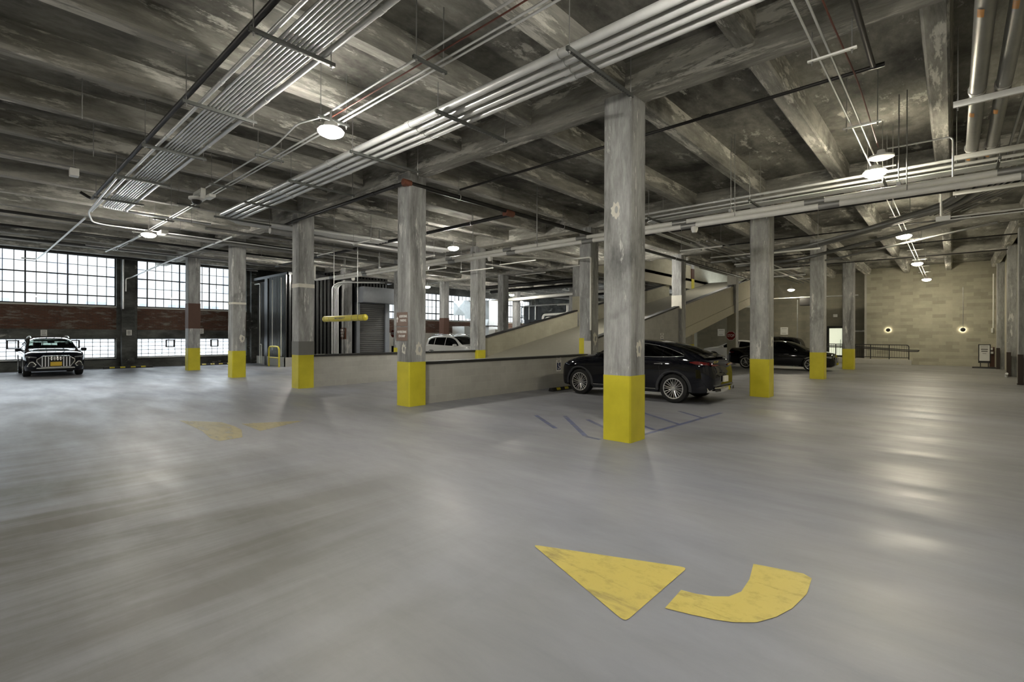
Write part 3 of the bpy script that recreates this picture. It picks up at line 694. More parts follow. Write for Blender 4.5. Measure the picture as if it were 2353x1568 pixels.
for k, (x0, x1, y, z) in enumerate(((-17.4, -16.4, 7.7, 4.95), (-18.6, -17.4, 9.2, 4.85), (-15.6, -14.4, 9.0, 4.9), (-16.2, -15.3, 12.4, 4.9), (-18.0, -16.0, 13.6, 4.6), (-16.0, -14.0, 14.4, 4.5), (-14.4, -12.4, 15.2, 4.75), (-13.8, -12.2, 19.0, 5.0), (-17.2, -15.2, 19.4, 4.9))):
    trapeze('%s bright strut hanging above the entry lane' % ORD[k], 'bright struts above the entry lane', 'x', y, x0, x1, z, 'alu', deep=.04)
conduit('short bright conduit ending above the windows by the far left lamp', [(-20.9, 3.97, 5.1), (-25.8, 3.78, 5.1)], .028, 'galv', None, 0, 8)
conduit('thin cable run strung under the joists at the far left', [(-14.1, -6.0, 5.32), (-14.0, 1.55, 5.28)], .02, 'galv_dull', None, 0, 6)
tag(MB().box(-14.15, -13.95, 1.45, 1.6, 5.1, 5.26).build('junction_box', M['whiteplastic'], bevel=.01), 'small white junction box left of the wide conduit bank', 'junction box')
for k, (x, y) in enumerate(((-10.2, 1.2), (-12.2, 1.6), (-14.05, 1.52), (-15.4, 3.6), (-17.4, 4.6), (-21.0, 5.2), (-23.4, 6.0), (-22.0, 8.4), (-25.0, 8.2), (-27.0, 7.0), (-15.0, 8.0), (-13.2, 8.8), (-17.4, 10.8), (-20.0, 12.4))):
    tag(MB().cyl((x, y, 5.1), (x, y, Z_SLAB), .008, 6).build('threaded_rod', M['galv_dull']), '%s loose hanger rod from the camera under the left half of the ceiling' % ORD[k], 'hanger rod', 'loose hanger rods')
# large right-hand pipes on bright struts
for k, (x, lab) in enumerate(((.245, 'left'), (.50, 'right'))):
    r = .088 if k == 0 else .082; z = 5.10
    o = conduit('%s of the two fat grey pipes with orange labels at the upper right' % lab, [(x-.02, -3, z), (x+.02, 15.4, z), (x-.4, 16.6, z-.05), (-3.2-.2*k, 19.3+.25*k, z-.25), (-6.6-.2*k, 21.0+.3*k, z-.25)], r, 'bigpipe', None, .9, 18, name='fat_pipe', cat='pipe')
    for y in (6.85+.06*k, 9.95+.1*k, 12.4):
        MB().grid([[(x+(r+.004)*math.cos(a), yy, z+(r+.004)*math.sin(a)) for yy in (y, y+.17)] for a in [3.95+.13*q for q in range(6)]]).build('orange_label', M['orange'], o, angle=60, label='small orange label on the pipe')
    for y in (9.26, 12.02):
        MB().cyl((x, y-.03, z), (x, y+.03, z), r+.008, 18).build('pipe_saddle', M['alu'], o, angle=50)
for k, x in enumerate((.74, .83, .93, 1.04, 1.20, 1.36)):
    conduit('%s thin conduit right of the fat grey pipes' % ORD[k], [(x, -3, 5.06), (x, 15.0, 5.06), (x-1.2, 17.5, 5.0)], .018 if k < 2 else .012, 'galv_dull', 'thin conduits by the fat pipes', .6, 8)
for k, (y, z) in enumerate(((6.2, 5.0), (9.26, 5.0), (12.02, 5.0), (14.9, 4.98))):
    trapeze('%s heavy bright strut from the camera under the fat grey pipes' % ORD[k], 'heavy bright struts', 'x', y, .0, 1.74, z, 'alu', deep=.085)
    
for k, (x0, y0, x1, y1, z, r) in enumerate(((-.2, 16.0, -5.2, 21.0, 4.86, .05), (.3, 17.2, -4.6, 22.4, 4.80, .06), (.9, 18.2, -3.8, 23.0, 4.74, .035))):
    conduit('%s pipe slanting away from the bend of the fat grey pipes' % ORD[k], [(x0, y0, z), (x1, y1, z), (x1-2.5, y1+.3, z)], r, 'bigpipe', 'slanting pipes beyond the bend', .8, 10, name='pipe', cat='pipe')
o = thing('hanging_conduit_box', 'white box on a short drop pipe with two thin conduits running to the right wall', 'junction box', (-.15, 11.2, 3.76))
MB().cyl((-.15, 11.2, 3.78), (-.15, 11.2, 4.16), .014, 8).build('drop_pipe', M['white'], o)
MB().box(-.22, -.03, 11.16, 11.24, 3.69, 3.77).build('box_body', M['whiteplastic'], o, bevel=.006)
MB().cyl((-.03, 11.18, 3.74), (1.9, 11.18, 3.74), .011, 8).cyl((-.03, 11.22, 3.70), (1.9, 11.22, 3.70), .011, 8).build('thin_conduit', M['galv'], o)
conduit('bent pair of conduits turning down beside the right aisle speaker', [(-.9, 11.3, 5.16), (-.2, 11.55, 5.22), (.0, 11.55, 5.22), (.0, 11.55, 4.5)], .014, 'galv', None, .12, 8)
o = conduit('white pipe dropping down the column at the foot of the ramp', [(-10.9, 11.0, 4.22), (-10.4, 14.75, 4.5), (-9.56, 14.80, 4.5), (-9.56, 14.80, 1.9)], .033, 'white', None, .08, 10, name='drop_pipe', cat='pipe')
# steel runs and long thin light-coloured channels beyond the ramp and the right columns
for k, (x0, x1, y, z) in enumerate(((-6.9, -5.5, 16.2, 4.62), (-6.6, -5.2, 18.2, 4.6), (-6.4, -5.0, 20.2, 4.55), (-3.9, -2.7, 15.6, 4.14), (-6.2, -4.6, 22.6, 4.5), (-6.2, -4.8, 24.6, 4.45), (-5.6, -4.4, 26.8, 4.5))):
    trapeze('%s pale strut hanging behind the right columns' % ORD[k], 'pale struts behind the right columns', 'x', y, x0, x1, z, 'alu', deep=.045)
for k, (x, y1) in enumerate(((-6.2, 30.0), (-5.95, 30.0), (-5.7, 30.0), (-5.45, 30.0))):
    conduit('%s grey conduit lying on the pale struts behind the right columns' % ORD[k], [(x, 15.4, 4.66), (x, y1, 4.58)], .03, 'galv_dull', 'conduits on the pale struts', 0, 8)
conduit('pale conduit crossing before the far recess', [(-9.2, 36.5, 4.25), (-4.3, 36.5, 4.25)], .035, 'galv', None, 0, 8)
conduit('thin vertical pipe on the dull far wall', [(-7.9, 38.0, .4), (-7.9, 38.0, 4.2)], .03, 'galv_dull', None, 0, 8)
tag(MB().box(-7.55, -6.45, 36.9, 37.6, 3.75, 4.35).build('ceiling_fan_coil', M['blackmetal'], bevel=.03), 'dark square unit heater hanging before the far recess', 'heater')
# ---------------------------------------------------------------- lamps
lights = []
def lamp(label, x, y, z=4.88, copy=None, lens='lens'):
    if copy is None:
        o = thing('ceiling_lamp', label, 'ceiling lamp', (x, y, z), 'glowing ceiling lamps')
        MB().lathe([(.18, .034), (.175, .05), (.11, .07), (.10, .14), (.0, .145)], (x, y, z), 'z', 24).build('lamp_housing', M['whiteplastic'], o, angle=50)
        MB().lathe([(.0, -.085), (.10, -.07), (.175, -.03), (.20, .012), (.182, .034)], (x, y, z), 'z', 14).build('lamp_lens', M[lens], o, angle=80)
        MB().cyl((x, y, z+.10), (x, y, 5.2), .018, 8).build('lamp_stem', M['galv'], o)
    else:
        o = copy_tree(copy); o.location = (x, y, z); o['label'] = label
    return o
l0 = lamp('ceiling lamp shining between the two conduit banks at the upper left', -7.25, 3.80)
lamp('ceiling lamp farther left, toward the windows', -19.1, 3.86, copy=l0)
lamp('ceiling lamp behind the sign column', -13.55, 11.85, copy=l0)
l1 = lamp('nearest ceiling lamp of the right aisle', -1.13, 11.80, lens='lens_warm')
lamp('second ceiling lamp of the right aisle', -1.15, 19.85, copy=l1)
lamp('third ceiling lamp of the right aisle', -1.15, 27.7, copy=l1)
lamp('farthest ceiling lamp of the right aisle, close to the block wall', -1.08, 35.7, copy=l1)
lamp('small ceiling lamp glowing left of the column at the ramp foot', -25.7, 20.2, copy=l0)
lamp('ceiling lamp glowing beyond the sloping parapet', -25.7, 28.5, copy=l0)
lamp('ceiling lamp glowing farthest back beyond the sloping parapet', -30.2, 34.8, copy=l0)
lamp('ceiling lamp in the opening above the ramp', -11.6, 21.2, z=5.05, copy=l0)
lamp('ceiling lamp over the parked black sedan', -7.9, 36.2, z=4.75, copy=l1)
for x, y in ((-1.2, 3.8), (-13.0, -4.2), (-25.0, -4.2), (-1.2, -4.2), (-25.6, 11.8)):  # lamps added beyond the frame to raise the general light
    lamp('added ceiling lamp out of view', x, y, copy=l0)
up = thing('ceiling_lamp', 'unseen added lamp lighting the upper floor above the ramp', 'ceiling lamp', (-12.5, 36.0, 9.0), 'glowing ceiling lamps')  # unseen lamp, added so the upper walls come out bright
MB().box(-12.7, -12.3, 35.8, 36.2, 9.06, 9.18).build('lamp_housing', M['whiteplastic'], up)
MB().lathe([(.0, -.10), (.10, -.085), (.17, -.045), (.20, .0), (.165, .03)], (-12.5, 36.0, 9.0), 'z', 14).build('lamp_lens', M['lens'], up, angle=80)
# sconces on the far block wall
for x, lb in ((-3.0, 'left dark round wall lamp above the railing'), (.45, 'right dark round wall lamp on the far block wall')):
    o = thing('wall_lamp', lb, 'wall lamp', (x, YN, 2.12), 'dark round wall lamps')
    MB().lathe([(.0, -.17), (.07, -.165), (.11, -.13), (.12, -.07), (.06, -.055)], (x, YN, 2.12), 'y', 18).build('lamp_shade', M['blackmetal'], o)
    MB().cyl((x, YN-.03, 2.12), (x, YN, 2.12), .045, 12).build('wall_plate', M['blackmetal'], o)
    MB().lathe([(.05, -.055), (.075, -.05), (.075, -.02)], (x, YN, 2.12), 'y', 12).build('glow_ring', M['wlens'], o)
conduit('thin vertical conduit above the right wall lamp', [(.45, YN-.02, 2.2), (.45, YN-.02, 4.6)], .012, 'galv_dull', None, 0, 6)
# camera dome, exit box, speaker
o = thing('security_camera', 'white dome camera hanging under the slim conduits', 'camera', (-13.8, 3.75, 5.0))
MB().lathe([(.0, -.12), (.07, -.11), (.11, -.06), (.115, -.02)], (-13.8, 3.75, 5.02), 'z', 20).build('camera_dome', M['blackmetal'], o, angle=80)
MB().lathe([(.115, -.02), (.17, 0), (.17, .05), (.06, .08)], (-13.8, 3.75, 5.02), 'z', 24).build('camera_housing', M['whiteplastic'], o)
MB().box(-13.9, -13.3, 3.70, 3.80, 5.12, 5.19).box(-13.35, -13.28, 3.70, 3.80, 4.95, 5.2).build('camera_bracket', M['whiteplastic'], o)
tag(MB().box(-13.35, -12.95, 3.78, 3.92, 4.95, 5.02).build('sensor_box', M['whiteplastic'], bevel=.02), 'flat white box next to the dome camera', 'sensor')
tag(MB().box(-18.95, -18.45, 4.05, 4.25, 4.90, 5.0).build('sensor_box', M['whiteplastic'], bevel=.02), 'flat white box beside the lamp toward the windows', 'sensor')
tag(MB().lathe([(.0, -.03), (.15, -.02), (.20, .0), (.20, .03), (.08, .05), (.06, .14), (.0, .14)], (-1.0, 11.45, 5.06), 'z', 28).build('ceiling_speaker', M['whiteplastic'], angle=50), 'white round disc just above the nearest right aisle lamp', 'speaker')
for x, y, lb in ((-19.2, 11.1, 'round white fitting at the left end of the white pipes'), (-14.0, 11.0, 'round white knob under the white pipes by the sign column'), (-10.85, 11.0, 'round white knob under the white pipes left of the big column'), (-4.35, 11.0, 'round white fitting on the white pipes right of the big column')):
    tag(MB().lathe([(.0, -.12), (.05, -.11), (.075, -.05), (.075, .02), (.0, .02)], (x, y, 4.16), 'z', 16).build('pipe_fitting', M['white'], angle=50), lb, 'pipe fitting')
# ---------------------------------------------------------------- cars
def interp(tab, x):
    """smooth (monotone) interpolation of a table of (x, value)"""
    n = len(tab)
    if x <= tab[0][0]: return tab[0][1]
    if x >= tab[-1][0]: return tab[-1][1]
    for i in range(n-1):
        if tab[i][0] <= x <= tab[i+1][0]: break
    def sl(k):
        return (tab[k+1][1]-tab[k][1])/(tab[k+1][0]-tab[k][0])
    h = tab[i+1][0]-tab[i][0]; s = sl(i)
    def tang(k):
        if k == 0: return sl(0)
        if k == n-1: return sl(n-2)
        a, b = sl(k-1), sl(k)
        return 0 if a*b <= 0 else 2*a*b/(a+b)
    t = (x-tab[i][0])/h; m0, m1 = tang(i)*h, tang(i+1)*h
    return (2*t**3-3*t*t+1)*tab[i][1]+(t**3-2*t*t+t)*m0+(-2*t**3+3*t*t)*tab[i+1][1]+(t**3-t*t)*m1
class Car:
    def __init__(self, **k): self.__dict__.update(k)
    def arch(self, x):
        for xa in (self.xr, self.xf):
            d = abs(x-xa)
            if d < self.ra: return self.zc+math.sqrt(self.ra**2-d*d)
        return -1
    def section(self, x):
        zs, zb, zr, zt = (interp(t, x) for t in (self.sill, self.belt, self.rail, self.top))
        w, wr = interp(self.wid, x), interp(self.wrail, x)
        zr = min(zr, zt-.004); zb = min(zb, zr-.004); H = zb-zs; wb = min(w*.955, w-.02)
        wi = max(wr, wb-.03*1)
        pts = [(0, zs), (w*.82, zs), (w*.955, zs+.05*H), (w*.985, zs+.22*H), (w*.992, zs+.42*H), (w, zs+.60*H), (w*.997, zs+.74*H), (w*.985, zs+.88*H), (wb, zb)]
        g0 = (wb-.035, zb+.015)
        for t in (0, .25, .5, .75, 1.0):
            y = g0[0]+(wr-g0[0])*t+.022*math.sin(PI*t); z = g0[1]+(zr-g0[1])*t
            pts.append((y, z))
        c = zt-zr
        pts += [(wr*.93, zr+.42*c), (wr*.78, zr+.72*c), (wr*.5, zr+.92*c), (0, zt)]
        za = self.arch(x)
        if za > 0: pts = [(y, max(z, za) if k < 9 else z) for k, (y, z) in enumerate(pts)]
        return pts
    def side_y(self, x, z):
        s = self.section(x)[1:14]
        for (y0, z0), (y1, z1) in zip(s, s[1:]):
            if z0 <= z <= z1 and z1 > z0: return y0+(y1-y0)*(z-z0)/(z1-z0)
        return s[-1][0] if z > s[-1][1] else s[0][0]
    def top_z(self, x, y):
        s = self.section(x)[13:][::-1]; y = abs(y)
        for (y0, z0), (y1, z1) in zip(s, s[1:]):
            if y0 <= y <= y1 and y1 > y0: return z0+(z1-z0)*(y-y0)/(y1-y0)
        return s[-1][1]
    def stations(self):
        xs = set(); a, b = self.top[0][0], self.top[-1][0]
        n = 60
        for k in range(n+1): xs.add(round(a+(b-a)*k/n, 4))
        for k in range(12):
            xs.add(round(a+(.42)*(k/12)**1.6, 4)); xs.add(round(b-(.42)*(k/12)**1.6, 4))
        for xa in (self.xr, self.xf):
            for k in range(25): xs.add(round(xa+self.ra*.9999*math.cos(PI*k/24), 4))
            xs.add(round(xa+self.ra*1.0005, 4)); xs.add(round(xa-self.ra*1.0005, 4))
        out = []
        for x in sorted(xs):
            if not out or x-out[-1] > .002: out.append(x)
        return out
    def body(self, root, mat, holes=()):
        m = MB(); rows = []
        for x in self.stations():
            s = self.section(x)
            rows.append([(x, y, z) for y, z in s] + [(x, -y, z) for y, z in s[-2:0:-1]])
        V = [[m.bm.verts.new(p) for p in r] for r in rows]; n = len(V[0])
        for i in range(len(V)-1):
            xm = (rows[i][0][0]+rows[i+1][0][0])/2; open_ = any(a < xm < b_ for a, b_ in holes)
            for k in range(n):
                if open_ and 13 <= k < n-13: continue
                m.bm.faces.new((V[i][k], V[i][(k+1) % n], V[i+1][(k+1) % n], V[i+1][k]))
        m.bm.faces.new(V[0]); m.bm.faces.new(V[-1][::-1])
        return m.build('body', mat, root, local=True, angle=28, merge=True)
    def side_patch(self, root, name, mat, lo, hi, x0, x1, off=.006, n=18, k=5, sides=(1, -1)):
        for s in sides:
            rows = []
            for i in range(n+1):
                x = x0+(x1-x0)*i/n; a, b = interp(lo, x), interp(hi, x)
                rows.append([(x, s*(self.side_y(x, a+(b-a)*j/k)+off), a+(b-a)*j/k) for j in range(k+1)])
            MB().grid(rows).build(name, mat, root, local=True, angle=60)
    def side_line(self, root, name, mat, pts, r=.009, off=.006, sides=(1, -1), closed=False):
        for s in sides:
            MB().tube([(x, s*(self.side_y(x, z)+off), z) for x, z in pts], r, 6, closed=closed).build(name, mat, root, local=True, angle=70)
    def top_patch(self, root, name, mat, x0, x1, wfrac=.90, off=.008, n=14, k=12):
        rows = []
        for i in range(n+1):
            x = x0+(x1-x0)*i/n; w = interp(self.wrail, x)*wfrac
            rows.append([(x, w*(2*j/k-1), self.top_z(x, w*(2*j/k-1))+off) for j in range(k+1)])
        return MB().grid(rows).build(name, mat, root, local=True, angle=60)
    def front_x(self, y, z):
        x = self.top[-1][0]; y = abs(y)
        while x > 0:
            sec = self.section(x)
            if sec[1][1] <= z <= sec[13][1] and self.side_y(x, z) >= y: return x
            x -= .004
        return self.top[-1][0]
    def front_patch(self, root, name, mat, y0, y1, z0, z1, off=.012, n=10, k=4, slant=.0):
        rows = []
        for i in range(n+1):
            y = y0+(y1-y0)*i/n; t = i/n
            rows.append([(self.front_x(y, z)+off*(1-.6*t), y*(1+off*.6*t), z) for z in [z0+slant*t+(z1-z0)*(.55+.45*t)*j/k for j in range(k+1)]])
        return MB().grid(rows).build(name, mat, root, local=True, angle=60)
    def wheels(self, root, rim_r, tyre_r, wt, spokes, width=.235, steer=0.0, double=True):
        for x in (self.xr, self.xf):
            for s in (1, -1):
                y = s*wt; yo = y; hw = width/2
                t = MB().lathe([(rim_r-.015, -hw*.92), (rim_r+.012, -hw), (tyre_r-.045, -hw), (tyre_r-.012, -hw*.86), (tyre_r, -hw*.6), (tyre_r, hw*.6), (tyre_r-.012, hw*.86), (tyre_r-.045, hw), (rim_r+.012, hw), (rim_r-.015, hw*.92)], (x, y, tyre_r), 'y', 44, False).build('wheel', M['tyre'], root, local=True, angle=40)
                rb = MB().lathe([(.0, -s*.01), (rim_r-.02, -s*.01), (rim_r-.01, s*hw*.9)], (x, y, tyre_r), 'y', 36, False).build('wheel_barrel', M['rimdark'], t, local=True)
                r = MB(); f = y+s*hw*.80
                r.lathe([(rim_r-.035, s*(hw*.72)), (rim_r-.028, s*(hw*.96)), (rim_r, s*(hw*.98)), (rim_r+.006, s*hw*.8)], (x, y, tyre_r), 'y', 44, False)
                r.lathe([(.0, s*hw*.80), (.05, s*hw*.78), (.062, s*hw*.60)], (x, y, tyre_r), 'y', 20, False)
                for q in range(spokes):
                    a0 = 2*PI*q/spokes+.1
                    for da in ((-.11, .11) if double else (0,)):
                        a = a0+da*1.0; b_ = a0+da*1.25
                        p0 = Vector((x+.045*math.cos(a), y+s*hw*.62, tyre_r+.045*math.sin(a))); p1 = Vector((x+(rim_r-.018)*math.cos(b_), y+s*hw*.86, tyre_r+(rim_r-.018)*math.sin(b_)))
                        r.cyl(p0, p1, .0125 if double else .02, 5, .0105 if double else .026)
                r.build('wheel_rim', M['rim'], t, local=True, angle=40)
    def mirrors(self, root, x, z, mat, y=None, size=1.0):
        for s in (1, -1):
            yy = s*((y or self.side_y(x, z))+.02)
            mm = MB()
            prof = [(-.085, .03), (-.075, .06), (-.02, .078), (.05, .065), (.085, .02)]
            rows = []
            for dy, sc in ((.06, .75), (.10, 1.0), (.20, 1.0), (.245, .8), (.255, .4)):
                rows.append([(x+.02+size*sc*.085*math.cos(2*PI*k/14), yy+s*dy*size, z+.05+size*sc*.068*math.sin(2*PI*k/14)) for k in range(14)])
            V = [[mm.bm.verts.new(p) for p in r] for r in rows]
            for i in range(len(V)-1):
                for k in range(14): mm.bm.faces.new((V[i][k], V[i][(k+1) % 14], V[i+1][(k+1) % 14], V[i+1][k]))
            mm.bm.faces.new(V[0]); mm.bm.faces.new(V[-1][::-1])
            mm.box(x-.02, x+.05, min(yy-s*.04, yy+s*.10), max(yy-s*.04, yy+s*.10), z-.005, z+.025)
            mm.build('side_mirror', mat, root, local=True, angle=50)
    def arch_trim(self, root, mat, w=.07, off=.012):
        for xa in (self.xr, self.xf):
            for s in (1, -1):
                rows = []
                for k in range(29):
                    a = PI*(-.04+1.08*k/28); row = []
                    for rr in (self.ra-.012, self.ra-.006, self.ra+w*.5, self.ra+w, self.ra+w+.008):
                        x = xa+rr*math.cos(a); z = max(self.zc+rr*math.sin(a), .20)
                        o_ = -.05 if rr < self.ra-.01 else (off if rr < self.ra+w+.004 else -.004)
                        xx = xa+(self.ra+.03)*math.cos(a)*1.02
                        row.append((x, s*(self.side_y(xa+(max(rr, self.ra+.02))*math.cos(a), max(z, self.zc+.0))+o_), z))
                    rows.append(row)
                MB().grid(rows).build('wheel_arch_trim', mat, root, local=True, angle=40)
# ---- black coupe SUV, seen from its rear quarter
suv = thing('car', 'glossy black coupe SUV parked nose-in against the low block wall', 'car', (-6.70, 12.90, 0), None, rz=PI)
S = Car(xr=-1.42, xf=1.42, ra=.405, zc=.36,
    top=[(-2.37, .78), (-2.35, .90), (-2.31, 1.00), (-2.24, 1.09), (-2.14, 1.165), (-2.06, 1.20), (-1.8, 1.30), (-1.5, 1.41), (-1.1, 1.52), (-.7, 1.59), (-.3, 1.617), (.1, 1.60), (.35, 1.55), (.65, 1.40), (.95, 1.235), (1.06, 1.185), (1.5, 1.125), (1.85, 1.04), (2.05, .955), (2.15, .865), (2.20, .76), (2.22, .66)],
    rail=[(-2.37, .76), (-2.31, .98), (-2.24, 1.06), (-2.1, 1.135), (-1.9, 1.215), (-1.5, 1.345), (-1.1, 1.455), (-.7, 1.525), (-.3, 1.55), (.1, 1.53), (.35, 1.475), (.65, 1.32), (.95, 1.17), (1.06, 1.14), (1.5, 1.09), (1.85, 1.0), (2.05, .92), (2.15, .83), (2.22, .63)],
    belt=[(-2.37, .72), (-2.31, .93), (-2.2, 1.02), (-2.0, 1.095), (-1.5, 1.13), (0, 1.115), (1.0, 1.075), (1.5, 1.025), (1.85, .94), (2.05, .86), (2.15, .77), (2.22, .58)],
    sill=[(-2.37, .46), (-2.33, .37), (-2.2, .29), (-1.9, .25), (1.9, .22), (2.05, .24), (2.16, .32), (2.22, .42)],
    wid=[(-2.37, .62), (-2.34, .73), (-2.27, .80), (-2.1, .865), (-1.8, .925), (-1.3, .945), (0, .935), (1.3, .945), (1.75, .92), (2.0, .85), (2.12, .76), (2.19, .64), (2.22, .50)],
    wrail=[(-2.37, .50), (-2.24, .66), (-2.0, .67), (-1.2, .64), (-.2, .64), (.4, .65), (1.0, .73), (1.7, .72), (2.05, .62), (2.22, .40)])
S.body(suv, M['carpaint_navy'])
wlo = [(-1.66, 1.205), (-1.3, 1.178), (0, 1.155), (.78, 1.14)]; whi = [(-1.66, 1.21), (-1.5, 1.275), (-1.1, 1.40), (-.7, 1.475), (-.25, 1.508), (.1, 1.49), (.35, 1.42), (.6, 1.265), (.79, 1.145)]
for a, b in ((-1.64, -1.36), (-1.34, -1.10), (-1.07, -.10), (-.06, .78)): S.side_patch(suv, 'side_window', M['carglass'], wlo, whi, a, b, n=10)
S.side_line(suv, 'window_chrome', M['chrome'], [(x, interp(whi, x)+.010) for x in [.78-.0508*k for k in range(49)]], .011, .008); S.side_line(suv, 'window_chrome', M['chrome'], [(-1.67+.051*k, interp(wlo, -1.67+.051*k)-.012) for k in range(49)], .012, .008)
S.top_patch(suv, 'windscreen', M['carglass'], .12, .98, .95); S.top_patch(suv, 'rear_window', M['carglass'], -1.95, -1.05, .92)
S.arch_trim(suv, M['cladding'], .055)
S.side_line(suv, 'sill_chrome', M['chrome'], [(-.95+.095*k, .335) for k in range(21)], .013, .012)
S.side_patch(suv, 'sill_cladding', M['cladding'], [(-1, .23), (1, .22)], [(-1, .32), (1, .31)], -1.0, 1.0, .008, 6, 2)
for x in (-1.16, -.02): S.side_line(suv, 'door_handle', M['chrome'], [(x, .985), (x+.08, .99), (x+.15, .99), (x+.23, .985)], .014, .022)
S.side_line(suv, 'door_seam', M['black'], [(-1.08, .62), (-1.05, .9), (-1.07, 1.12)], .004, .001); S.side_line(suv, 'door_seam', M['black'], [(-.08, .36), (-.08, .7), (-.08, 1.10)], .004, .001)
S.side_line(suv, 'shoulder_crease', M['carpaint_navy'], [(-1.9+.2*k, .93+.004*k) for k in range(18)], .006, .001)
S.side_patch(suv, 'tail_lamp', M['redlamp'], [(-2.30, .985), (-2.0, 1.0), (-1.82, 1.045)], [(-2.30, 1.03), (-2.0, 1.075), (-1.82, 1.05)], -2.29, -1.84, .006, 10, 3)
m = MB()
for s in (1, -1): m.prism([(-2.33, s*.34, .955), (-2.315, s*.74, .965), (-2.295, s*.74, 1.01), (-2.325, s*.34, .985)], (-.02, 0, 0))
m.build('rear_lamp_bar', M['redlamp'], suv, local=True)
m = MB(); m.prism([(-2.12, -.66, 1.145), (-2.22, -.55, 1.155), (-2.235, 0, 1.165), (-2.22, .55, 1.155), (-2.12, .66, 1.145), (-1.95, .62, 1.225), (-1.95, -.62, 1.225)], (0, 0, .018)); m.build('tail_spoiler', M['carpaint_navy'], suv, local=True, angle=20)
m = MB(); n = 20; rows = []
for k in range(n+1):
    t = -1+2*k/n; y = .80*t; x = -2.41+.19*abs(t)**3
    rows.append([(x+.05, y, .30), (x-.015, y, .31), (x-.03, y, .36), (x-.015, y, .43), (x+.03, y, .45)])
m.grid(rows).build('chrome_diffuser', M['chrome'], suv, local=True, angle=40)
for s in (1, -1):
    MB().prism([(-2.435, s*.44, .335), (-2.39, s*.66, .335), (-2.385, s*.66, .41), (-2.435, s*.46, .405)], (-.012, 0, 0)).build('exhaust_trim', M['black'], suv, local=True)
MB().box(-2.425, -2.39, -.16, .16, .55, .70).build('licence_plate', M['plate_w'], suv, local=True)
text_part('model_lettering', 'GLC 300', .085, (-2.305, .40, 1.055), (0, -1, 0), (-.45, 0, 1), M['chrome'], suv, local=True)
MB().prism([(-2.39, -.62, .455), (-2.39, .62, .455), (-2.32, .74, .50), (-2.32, -.74, .50)], (.0, 0, .02)).build('bumper_step', M['cladding'], suv, local=True)
for s in (1, -1): S.front_patch(suv, 'head_lamp', M['headlamp'], s*.52, s*.82, .76, .86)
S.mirrors(suv, .66, 1.13, M['carpaint_navy'])
S.wheels(suv, .268, .368, .80, 10)
# ---- black sedan behind the right columns, nose to the right
sed = thing('car', 'long black saloon car parked behind the two right-hand columns', 'car', (-6.66, 28.4, 0), None)
D = Car(xr=-1.47, xf=1.50, ra=.375, zc=.33,
    top=[(-2.42, .80), (-2.40, .90), (-2.36, 1.02), (-2.25, 1.08), (-1.8, 1.12), (-1.5, 1.18), (-1.1, 1.32), (-.6, 1.44), (-.1, 1.475), (.3, 1.45), (.7, 1.34), (1.05, 1.16), (1.3, 1.04), (1.6, 1.0), (2.1, .92), (2.35, .84), (2.44, .72), (2.46, .60)],
    rail=[(-2.42, .77), (-2.36, .98), (-2.25, 1.03), (-1.8, 1.07), (-1.4, 1.13), (-1.0, 1.28), (-.6, 1.37), (-.1, 1.405), (.3, 1.37), (.7, 1.25), (1.05, 1.09), (1.3, 1.00), (1.6, .96), (2.1, .88), (2.35, .80), (2.46, .56)],
    belt=[(-2.42, .70), (-2.36, .90), (-2.2, .95), (-1.5, .955), (0, .93), (1.2, .92), (1.7, .89), (2.1, .82), (2.35, .74), (2.46, .52)],
    sill=[(-2.42, .46), (-2.36, .32), (-2.1, .24), (2.0, .19), (2.3, .20), (2.46, .30)],
    wid=[(-2.42, .62), (-2.36, .78), (-2.1, .87), (-1.5, .925), (0, .92), (1.5, .925), (2.0, .88), (2.3, .76), (2.43, .60), (2.46, .52)],
    wrail=[(-2.42, .5), (-2.2, .70), (-1.6, .66), (-.9, .60), (0, .60), (.6, .62), (1.2, .70), (1.7, .74), (2.2, .62), (2.46, .40)])
D.body(sed, M['carpaint'])
dlo = [(-1.35, 1.0), (0, .965), (1.05, .955)]; dhi = [(-1.35, 1.01), (-1.05, 1.19), (-.6, 1.33), (-.1, 1.365), (.3, 1.33), (.7, 1.19), (1.05, .965)]
for a, b in ((-1.32, -.95), (-.92, -.12), (-.09, 1.02)): D.side_patch(sed, 'side_window', M['carglass'], dlo, dhi, a, b, n=10)
D.top_patch(sed, 'windscreen', M['carglass_clear'], .40, 1.24, .95); D.top_patch(sed, 'rear_window', M['carglass'], -1.55, -.75, .92)
for x in (-.75, .35): D.side_line(sed, 'door_handle', M['chrome'], [(x, .80), (x+.07, .808), (x+.14, .81), (x+.21, .805)], .013, .02)
D.side_line(sed, 'sill_chrome', M['chrome'], [(-1.0+.1*k, .24) for k in range(21)], .012, .008)
D.side_patch(sed, 'head_lamp', M['headlamp'], [(2.0, .70), (2.42, .62)], [(2.0, .74), (2.42, .735)], 2.08, 2.41, .006, 6, 2); D.side_patch(sed, 'tail_lamp', M['redlamp'], [(-2.4, .80), (-2.05, .84)], [(-2.4, .88), (-2.05, .88)], -2.38, -2.08, .006, 6, 2)
m = MB(); m.tube([(2.47, .10, .68), (2.45, .42, .66), (2.46, .36, .42), (2.475, .13, .42)], .018, 6, closed=True).tube([(2.47, -.10, .68), (2.45, -.42, .66), (2.46, -.36, .42), (2.475, -.13, .42)], .018, 6, closed=True).build('grille_frame', M['chrome'], sed, local=True, angle=60)
MB().prism([(2.45, -.45, .66), (2.45, .45, .66), (2.46, .40, .41), (2.46, -.40, .41)], (.008, 0, 0)).build('grille', M['black'], sed, local=True)
D.mirrors(sed, .86, .96, M['carpaint']); D.wheels(sed, .245, .335, .79, 7, .23)
